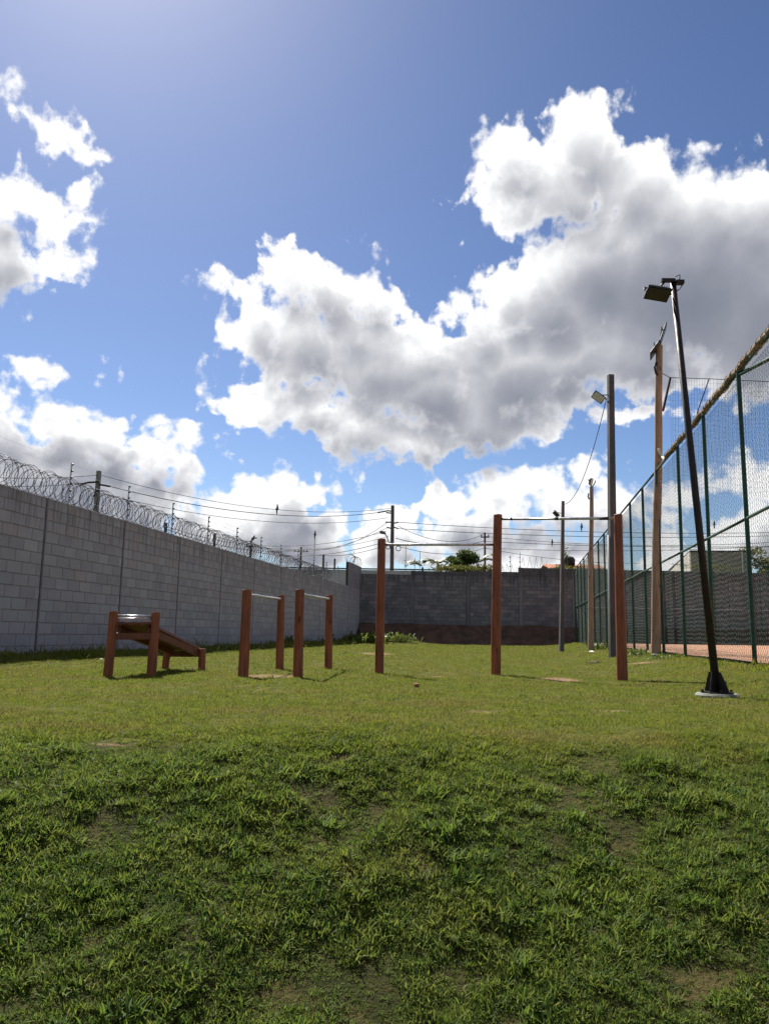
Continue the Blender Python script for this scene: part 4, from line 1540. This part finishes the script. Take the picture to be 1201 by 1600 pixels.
R1, R2, R3 = 0.014, 0.020, 0.026
wire(at(157, 742, 38), at(613, 794, 55), 0.9, R1, 'uppermost of three power lines from the tall left pole to the street-lamp pole')
wire(at(172, 760, 37.7), at(590, 801, 55), 0.75, R2, 'middle of three power lines from the tall left pole to the street-lamp pole')
wire(at(158, 771, 38), at(606, 809, 55), 0.85, R1, 'lowest of three power lines from the tall left pole to the street-lamp pole')
wire(at(157, 742, 38), at(-120, 738, 30), 0.2, R1, 'upper faint power line running from the tall left pole over the razor wire')
wire(at(137, 754, 37.7), at(-120, 752, 30), 0.2, R1, 'lower faint power line running from the tall left pole over the razor wire')
LP = 'the street-lamp pole'
DP = 'the dark pole behind the shrub'
for (a, b, sg, rr_, lab) in [
        ((604, 817, 55), (470, 853, 80), 1.0, R2, 'power line from the upper bracket of ' + LP + ' down to the crossarm pole'),
        ((604, 825, 55), (393, 850, 66), 1.1, R2, 'power line from the lower bracket of ' + LP + ' to the insulator-cluster pole'),
        ((606, 845, 55), (392, 861, 66), 0.7, R3, 'thick low cable from beside the street lamp to the insulator-cluster pole'),
        ((606, 851, 55), (470, 862, 80), .6, R2, 'low cable from under the street lamp to the crossarm pole'),
        ((259, 826, 60), (470, 858, 80), .8, R2, 'power line from the short pole top over the long wall to the crossarm pole'),
        ((259, 822, 60), (604, 830, 55), 1.3, R2, 'power line from the short pole top over the long wall to ' + LP),
        ((336, 838, 62), (606, 838, 55), 1.0, R2, 'power line from the pole top in the razor wire to ' + LP),
        ((622, 816, 55), (1330, 828, 62), 0.5, R2, 'top power line leaving ' + LP + ' over the court fence'),
        ((622, 826, 55), (1330, 832, 62), 0.5, R2, 'second power line leaving ' + LP + ' over the court fence'),
        ((618, 841, 55), (757, 845, 72), 0.5, R3, 'thick cable sagging from ' + LP + ' to ' + DP),
        ((757, 838, 72), (1330, 838, 62), 0.8, R2, 'power line from the head of ' + DP + ' over the court fence'),
        ((618, 852, 55), (757, 856, 72), .6, R2, 'lowest cable sagging from ' + LP + ' to ' + DP),
        ((757, 846, 72), (1330, 852, 60), 0.3, R3, 'thick straight cable from ' + DP + ' over the court fence'),
        ((757, 857, 72), (1000, 880, 90), .4, R2, 'power line falling from ' + DP + ' towards the tiled house'),
        ((622, 822, 55), (757, 834, 72), .9, R2, 'power line from ' + LP + ' to the head of ' + DP),
        ((757, 856, 72), (1330, 845, 60), 0.5, R2, 'lowest power line from ' + DP + ' seen through the court fence')]:
    wire(at(*a), at(*b), sg, rr_, lab)
# spacers hanging on the lines
for (px, py, Y, wh) in [(433, 796, 47, 'near the tall left pole'), (908, 824, 57, 'left of the slim tan wooden pole'), (862, 848, 66, 'left of the slim grey lamp pole'), (1115, 820, 58, 'seen through the court fence mesh'), (492, 836, 56, 'at the tip of the thin pale mast')]:
    c_ = at(px, py, Y)
    m_ = MB().tube([c_ + Vector((0, 0, 0.32)), c_ + Vector((0.02, 0, 0.1)), c_ + Vector((-0.02, 0, -0.1)), c_ + Vector((0, 0, -0.30))], [0.03, 0.07, 0.05, 0.03], 6)
    m_.tube([c_ + Vector((-.10, 0, 0.05)), c_ + Vector((.10, 0, 0.0))], 0.04, 6)
    tag(m_.build('line_spacer', 'insulator', origin=tuple(c_)), 'small black spacer on the power lines ' + wh, 'spacer', 'spacers on the power lines')

# ------------------------------------------------------------------ plants
def leaf_cloud(mb, c, rad, n, size, rng, squash=1.0):
    """leaf sized faces spread through a lumpy volume"""
    lumps = [(Vector((rng.gauss(0, .45) * rad[0], rng.gauss(0, .45) * rad[1], rng.gauss(0, .4) * rad[2])), rng.uniform(.3, .6)) for _ in range(14)]
    for _ in range(n):
        l, k = rng.choice(lumps)
        d = Vector((rng.gauss(0, 1), rng.gauss(0, 1), rng.gauss(0, 1))).normalized() * (rng.random() ** 0.45)
        p = Vector(c) + l + Vector((d.x * rad[0] * k, d.y * rad[1] * k, d.z * rad[2] * k))
        a = Vector((rng.gauss(0, 1), rng.gauss(0, 1), rng.gauss(0, .7))).normalized()
        b = a.cross(Vector((rng.gauss(0, 1), rng.gauss(0, 1), rng.gauss(0, 1)))).normalized()
        s = size * rng.uniform(.6, 1.3)
        mb.add([p - a * s, p + b * s * .42, p + a * s, p - b * s * .42], [(0, 1, 2, 3)])


def shrub(name, label, cat, c, rad, n, size, mat, seed, trunk=True, group=None):
    rng = random.Random(seed)
    gb = Vector((c[0], c[1], gzf(c[0], c[1]) - 0.1))
    root = thing(name, label, cat, tuple(gb), group=group)
    mb = MB()
    leaf_cloud(mb, c, rad, n, size, rng)
    mb.build('crown', mat, root, origin=tuple(gb))
    tr = MB()
    tr.tube([gb, gb.lerp(Vector(c), .5) + Vector((.05, 0, 0)), Vector(c)], [0.07, 0.05, 0.02], 8)
    for _ in range(9):
        e = Vector(c) + Vector((rng.gauss(0, .45) * rad[0], rng.gauss(0, .4) * rad[1], rng.gauss(0, .4) * rad[2]))
        st = gb.lerp(Vector(c), rng.uniform(.5, .95))
        tr.tube([st, st.lerp(e, .5) + Vector((0, 0, .1)), e], [0.03, 0.02, 0.008], 5)
    tr.build('trunk', 'bark', root, origin=tuple(gb), smooth=True)
    return root


YB = 44.5
shrub('shrub', 'straggly yellow-green shrub overgrowing the top of the back wall', 'shrub', at(712, 889, 43.6), (1.7, .5, .35), 2600, 0.075, 'shrub_leaf', 1)
shrub('shrub', 'low yellow-green shrub between the tree and the tall middle post on the wall', 'shrub', at(757, 889, 43.9), (.7, .5, .3), 900, 0.07, 'shrub_leaf', 2)
shrub('small_tree', 'small leafy green tree above the back wall among banana plants', 'tree', at(728, 872, 45.2), (.85, .8, .6), 2600, 0.10, 'tree_leaf', 3)


def banana(base_px, top_py, Y, seed, label, nl=7):
    rng = random.Random(seed)
    tp = at(base_px, top_py, Y)
    g = gzf(tp.x, tp.y)
    root = thing('banana_plant', label, 'banana plant', (tp.x, tp.y, g - 0.1))
    o_ = (tp.x, tp.y, g - 0.1)
    hz = tp.z - 0.7
    MB().tube([(tp.x, tp.y, g - .1), (tp.x + .05, tp.y, hz * .6), (tp.x, tp.y, hz)], [0.14, 0.11, 0.06], 10).build('stem', 'banana_leaf', root, origin=o_, smooth=True)
    for i in range(nl):
        a = rng.uniform(0, 2 * math.pi) if i > 2 else (0.15, math.pi - .2, 2.7)[i]
        L = rng.uniform(1.1, 1.6)
        up0 = rng.uniform(.8, 1.25)
        droop = rng.uniform(1.6, 2.6)
        p = Vector((tp.x, tp.y, hz))
        hor = Vector((math.cos(a), math.sin(a) * .8, 0))
        sidev = Vector((-math.sin(a), math.cos(a), 0))
        vs, fs = [], []
        nseg = 12
        for k in range(nseg + 1):
            u = k / nseg
            ang = up0 - droop * u
            w = 0.23 * math.sin(math.pi * min(1, u * .93 + .07)) ** .7 * (1 if u > .12 else .15)
            dn = Vector((0, 0, -0.35 * w)) * (1 + u)
            torn = rng.uniform(.65, 1.0)
            vs += [p + sidev * w * torn + dn, p, p - sidev * w * rng.uniform(.65, 1.0) + dn]
            p = p + (hor * math.cos(ang) + Vector((0, 0, math.sin(ang)))) * (L / nseg)
        for k in range(nseg):
            b = k * 3
            if rng.random() > .12: fs.append((b, b + 1, b + 4, b + 3))
            if rng.random() > .12: fs.append((b + 1, b + 2, b + 5, b + 4))
        MB().add(vs, fs).build('leaf', 'banana_leaf', root, origin=o_)


banana(660, 868, 46.0, 5, 'drooping banana plant over the back wall, closest to the utility pole', 5)
banana(684, 864, 46.5, 6, 'banana plant with torn arching leaves left of the small tree', 7)
banana(703, 864, 47.5, 7, 'banana plant standing directly behind the small tree', 6)
banana(746, 863, 46.0, 9, 'banana plant with stiff upright leaves beside the dark utility pole', 6)

# bush on the slope behind the court, and growth round the small house
c_ = at(1196, 876, 62)
shrub('bushy_tree', 'scrubby olive tree behind the court, right of the tan building', 'tree', (c_.x + .9, c_.y, c_.z - .2), (2.3, 1.5, 1.2), 5200, 0.13, 'shrub_leaf', 14)
shrub('shrub', 'dry shrub in front of the tiled house over the back wall', 'shrub', at(878, 888, 47), (.8, .4, .22), 700, 0.07, 'shrub_leaf', 15)
c_ = at(884, 869, 50)
shrub('sapling', 'thin spindly sapling rising above the tiled house roof', 'tree', c_, (.25, .2, .65), 130, 0.07, 'tree_leaf', 16)
c_ = at(1112, 886, 56)
shrub('shrub', 'thin pale creeper along the foot of the tan building', 'shrub', (c_.x, c_.y, c_.z), (1.5, .3, .22), 600, 0.06, 'shrub_leaf', 17)


def weed(px, py, h, n, seed, label, spread=0.25, group=None, mat='weed_leaf'):
    rng = random.Random(seed)
    g = ground_hit(px, py)
    root = thing('weed_clump', label, 'weeds', tuple(g), group=group)
    lf, st = MB(), MB()
    for _ in range(n):
        a = rng.uniform(0, 6.28); le = rng.uniform(.15, 1.1)
        b = g + Vector((rng.gauss(0, spread), rng.gauss(0, spread), -0.02))
        L = h * rng.uniform(.5, 1.1)
        d = Vector((math.cos(a) * math.sin(le), math.sin(a) * math.sin(le), math.cos(le)))
        e = b + d * L
        sv = Vector((-math.sin(a), math.cos(a), 0)) * L * .085
        m1 = b + d * L * .45 + Vector((0, 0, .06 * L)); m2 = b + d * L * .8
        lf.add([b, m1 - sv, m1 + sv, m2 - sv * .8 + Vector((0, 0, -.05 * L)), m2 + sv * .8 + Vector((0, 0, -.05 * L)), e + Vector((0, 0, -.2 * L))], [(0, 2, 1), (1, 2, 4, 3), (3, 4, 5)])
    lf.build('leaves', mat, root, origin=tuple(g))
    st.tube([g - Vector((0, 0, .05)), g + Vector((.01, 0, h * .7))], [.012, .004], 5)
    st.build('stalk', mat, root, origin=tuple(g))
    return root


wl = [('long green weeds on the earth heap by the wall corner', 578, 1003, .55, 90), ('spiky weed clump left of the low pull-up post on the heap', 585, 1001, .6, 60),
      ('weed clump with pale stalks on the earth heap right of the low post', 612, 1001, .55, 80), ('dry straw-like weeds crowning the heap of soil', 632, 1003, .45, 110),
      ('weeds at the foot of the slim wooden pole', 932, 1016, .4, 60), ('weeds between the wooden pole and the concrete pole', 1000, 1024, .22, 90),
      ('leafy green weed patch beside the thick wooden pole', 1042, 1030, .16, 120), ('leafy weed against the long wall behind the dip bars', 455, 1010, .5, 70),
      ('bushy weed against the long wall near its far joint', 500, 1006, .7, 80), ('small weed tuft under the long wall behind the sit-up bench', 347, 1017, .25, 60)]
wl += [('low leafy weed patch on the lawn right of the black pole', 1178, 1068, .05, 130), ('small leafy weed on the lawn in front of the black pole', 1160, 1094, .04, 70),
       ('scattered broadleaf weeds on the lawn before the middle pull-up post', 745, 1070, .035, 90), ('broadleaf weed spot on the lawn before the right pull-up post', 905, 1086, .035, 60),
       ('tiny dark weed spot on the crest of the bank', 690, 1142, .03, 50)]
for i, (lab, px, py, h, n) in enumerate(wl):
    weed(px, py, h, n, 60 + i, lab, spread=0.35 if py < 1010 else .2)

# small things lying on the lawn
def clod(px, py, r, mat, name, label, cat, seed, flat=.7):
    g = ground_hit(px, py)
    bm = bmesh.new()
    bmesh.ops.create_icosphere(bm, subdivisions=3, radius=r)
    rng = random.Random(seed)
    ph = [rng.uniform(0, 6) for _ in range(4)]
    for v in bm.verts:
        k = 1 + .18 * math.sin(v.co.x / r * 3 + ph[0]) + .15 * math.sin(v.co.y / r * 4 + ph[1]) + .12 * math.sin(v.co.z / r * 5 + ph[2]) + rng.uniform(-.05, .05)
        v.co = Vector((v.co.x * k, v.co.y * k, v.co.z * k * flat))
    me = bpy.data.meshes.new(name)
    bm.to_mesh(me); bm.free()
    me.materials.append(MATS[mat])
    o_ = link(name, me, loc=(g.x, g.y, g.z + r * flat * .55))
    return tag(o_, label, cat)


clod(650, 1074, 0.036, 'soil_clod_mat', 'earth_clod', 'single reddish clod of earth lying on the lawn before the pull-up bars', 'clod', 1)
clod(925, 1037, 0.10, 'debris', 'bark_debris', 'flat dark piece of debris on the grass left of the right pull-up post', 'debris', 2, .3)
clod(932, 1036, 0.07, 'debris', 'bark_debris', 'smaller dark scrap lying against the flat debris on the grass', 'debris', 3, .35)
clod(924, 1019, 0.09, 'white_litter', 'litter', 'white scrap of litter at the foot of the slim wooden pole', 'litter', 4, .25)
clod(1024, 1026, 0.07, 'pad_concrete', 'stone', 'pale stone at the foot of the thick wooden pole', 'stone', 5, .5)
clod(158, 1031, 0.03, 'white_litter', 'litter', 'white scrap on the grass behind the sit-up bench', 'litter', 6, .5)

# ------------------------------------------------------------------ buildings beyond
# tan flat-roofed building behind the court
nc = at(1078, 862, 62)
fr = at(1041, 862, 82)
dR = Vector((1, -0.10, 0)).normalized()
root = thing('building', 'plain flat-roofed tan building with a side wall coloured as sunlit behind the court', 'building', (nc.x, nc.y, 0))
o_ = (nc.x, nc.y, 0)
W = 4.6
zt = nc.z
a0 = Vector((nc.x, nc.y, 0)); a1 = a0 + dR * W
bk0 = Vector((fr.x, fr.y, 0)); bk1 = bk0 + dR * W
up = Vector((0, 0, zt))
MB().add([a0, a1, a1 + up, a0 + up, a0 + Vector((0, .25, 0)), a1 + Vector((0, .25, 0)), a1 + up + Vector((0, .25, 0)), a0 + up + Vector((0, .25, 0))],
         [(0, 1, 2, 3), (7, 6, 5, 4), (0, 3, 7, 4), (1, 5, 6, 2), (3, 2, 6, 7)]).build('front_wall', 'tan_render', root, origin=o_)
b_ = a0 + Vector((0, .26, 0))
MB().add([b_, bk0, bk0 + up, b_ + up, b_ + dR * .25, bk0 + dR * .25, bk0 + up + dR * .25, b_ + up + dR * .25], [(3, 2, 1, 0), (4, 5, 6, 7), (2, 3, 7, 6), (1, 2, 6, 5)]).build('side_wall', 'tan_render_sunlit', root, origin=o_)  # side towards the sun, its brightness painted in by the lighter render
MB().add([a0 + up + Vector((-.06, -.08, .003)), a1 + up + Vector((.06, -.08, .003)), bk1 + up + Vector((.06, .1, .003)), bk0 + up + Vector((-.06, .1, .003)),
          a0 + up + Vector((-.06, -.08, .10)), a1 + up + Vector((.06, -.08, .10)), bk1 + up + Vector((.06, .1, .10)), bk0 + up + Vector((-.06, .1, .10))],
         [(0, 1, 2, 3), (7, 6, 5, 4), (0, 4, 5, 1), (1, 5, 6, 2), (2, 6, 7, 3), (3, 7, 4, 0)]).build('roof_slab', 'groove', root, origin=o_)
MB().tube([a0 + dR * 3.9 + Vector((0, -.08, 0)), a0 + dR * 3.9 + Vector((0, -.08, zt))], .05, 8).build('drain_pipe', 'pvc_white', root, origin=o_)

# small tiled house over the back wall
h0 = at(858, 878, 58); h1 = at(950, 881, 58)
hw = h1.x - h0.x
root = thing('house', 'small house with terracotta tiled roof peeping over the back wall', 'house', (h0.x, h0.y, 0))
o_ = (h0.x, h0.y, 0)
ze = at(858, 888, 58).z
MB().box((h0.x + hw / 2, h0.y + 2.6, ze / 2 - .02), (hw - .5, 4.2, ze)).build('wall', 'tan_render', root, origin=o_)
rf = MB()
rows, cols = 7, int(hw / .22)
for r in range(rows):
    for c in range(cols):
        x0 = h0.x + hw * c / cols
        z0 = ze + (h0.z - ze) * r / rows
        y0 = h0.y + .1 + 2.4 * r / rows
        wv = hw / cols
        pts_ = []
        for yy, zz in ((y0, z0), (y0 + 2.4 / rows + .06, z0 + (h0.z - ze) / rows + .015)):
            for kx, kz in ((0, 0), (.25, .05), (.5, .07), (.75, .05), (1, 0)):
                pts_.append((x0 + wv * kx, yy, zz + kz + .02 * random.random()))
        rf.add(pts_, [(i, i + 1, i + 6, i + 5) for i in range(4)])
rfo = MB().add([(h0.x, h0.y + .1, ze - .03), (h1.x, h0.y + .1, ze - .03), (h1.x, h0.y + 2.5, h0.z - .03), (h0.x, h0.y + 2.5, h0.z - .03), (h0.x, h0.y + 5, ze - .03), (h1.x, h0.y + 5, ze - .03)],
               [(0, 1, 2, 3), (3, 2, 5, 4)]).build('roof', 'roof_tile', root, origin=o_)
rf.build('roof_tiles', 'roof_tile', rfo, origin=o_, kind='stuff')
wt_ = at(889, 873, 59.5)
MB().tube([wt_ + Vector((0, 0, -.5)), wt_ + Vector((0, 0, -.05)), wt_ + Vector((0, 0, .12)), wt_ + Vector((0, 0, .17))], [.42, .42, .30, .1], 14).build('water_tank', 'black_plastic', root, origin=o_, smooth=True)
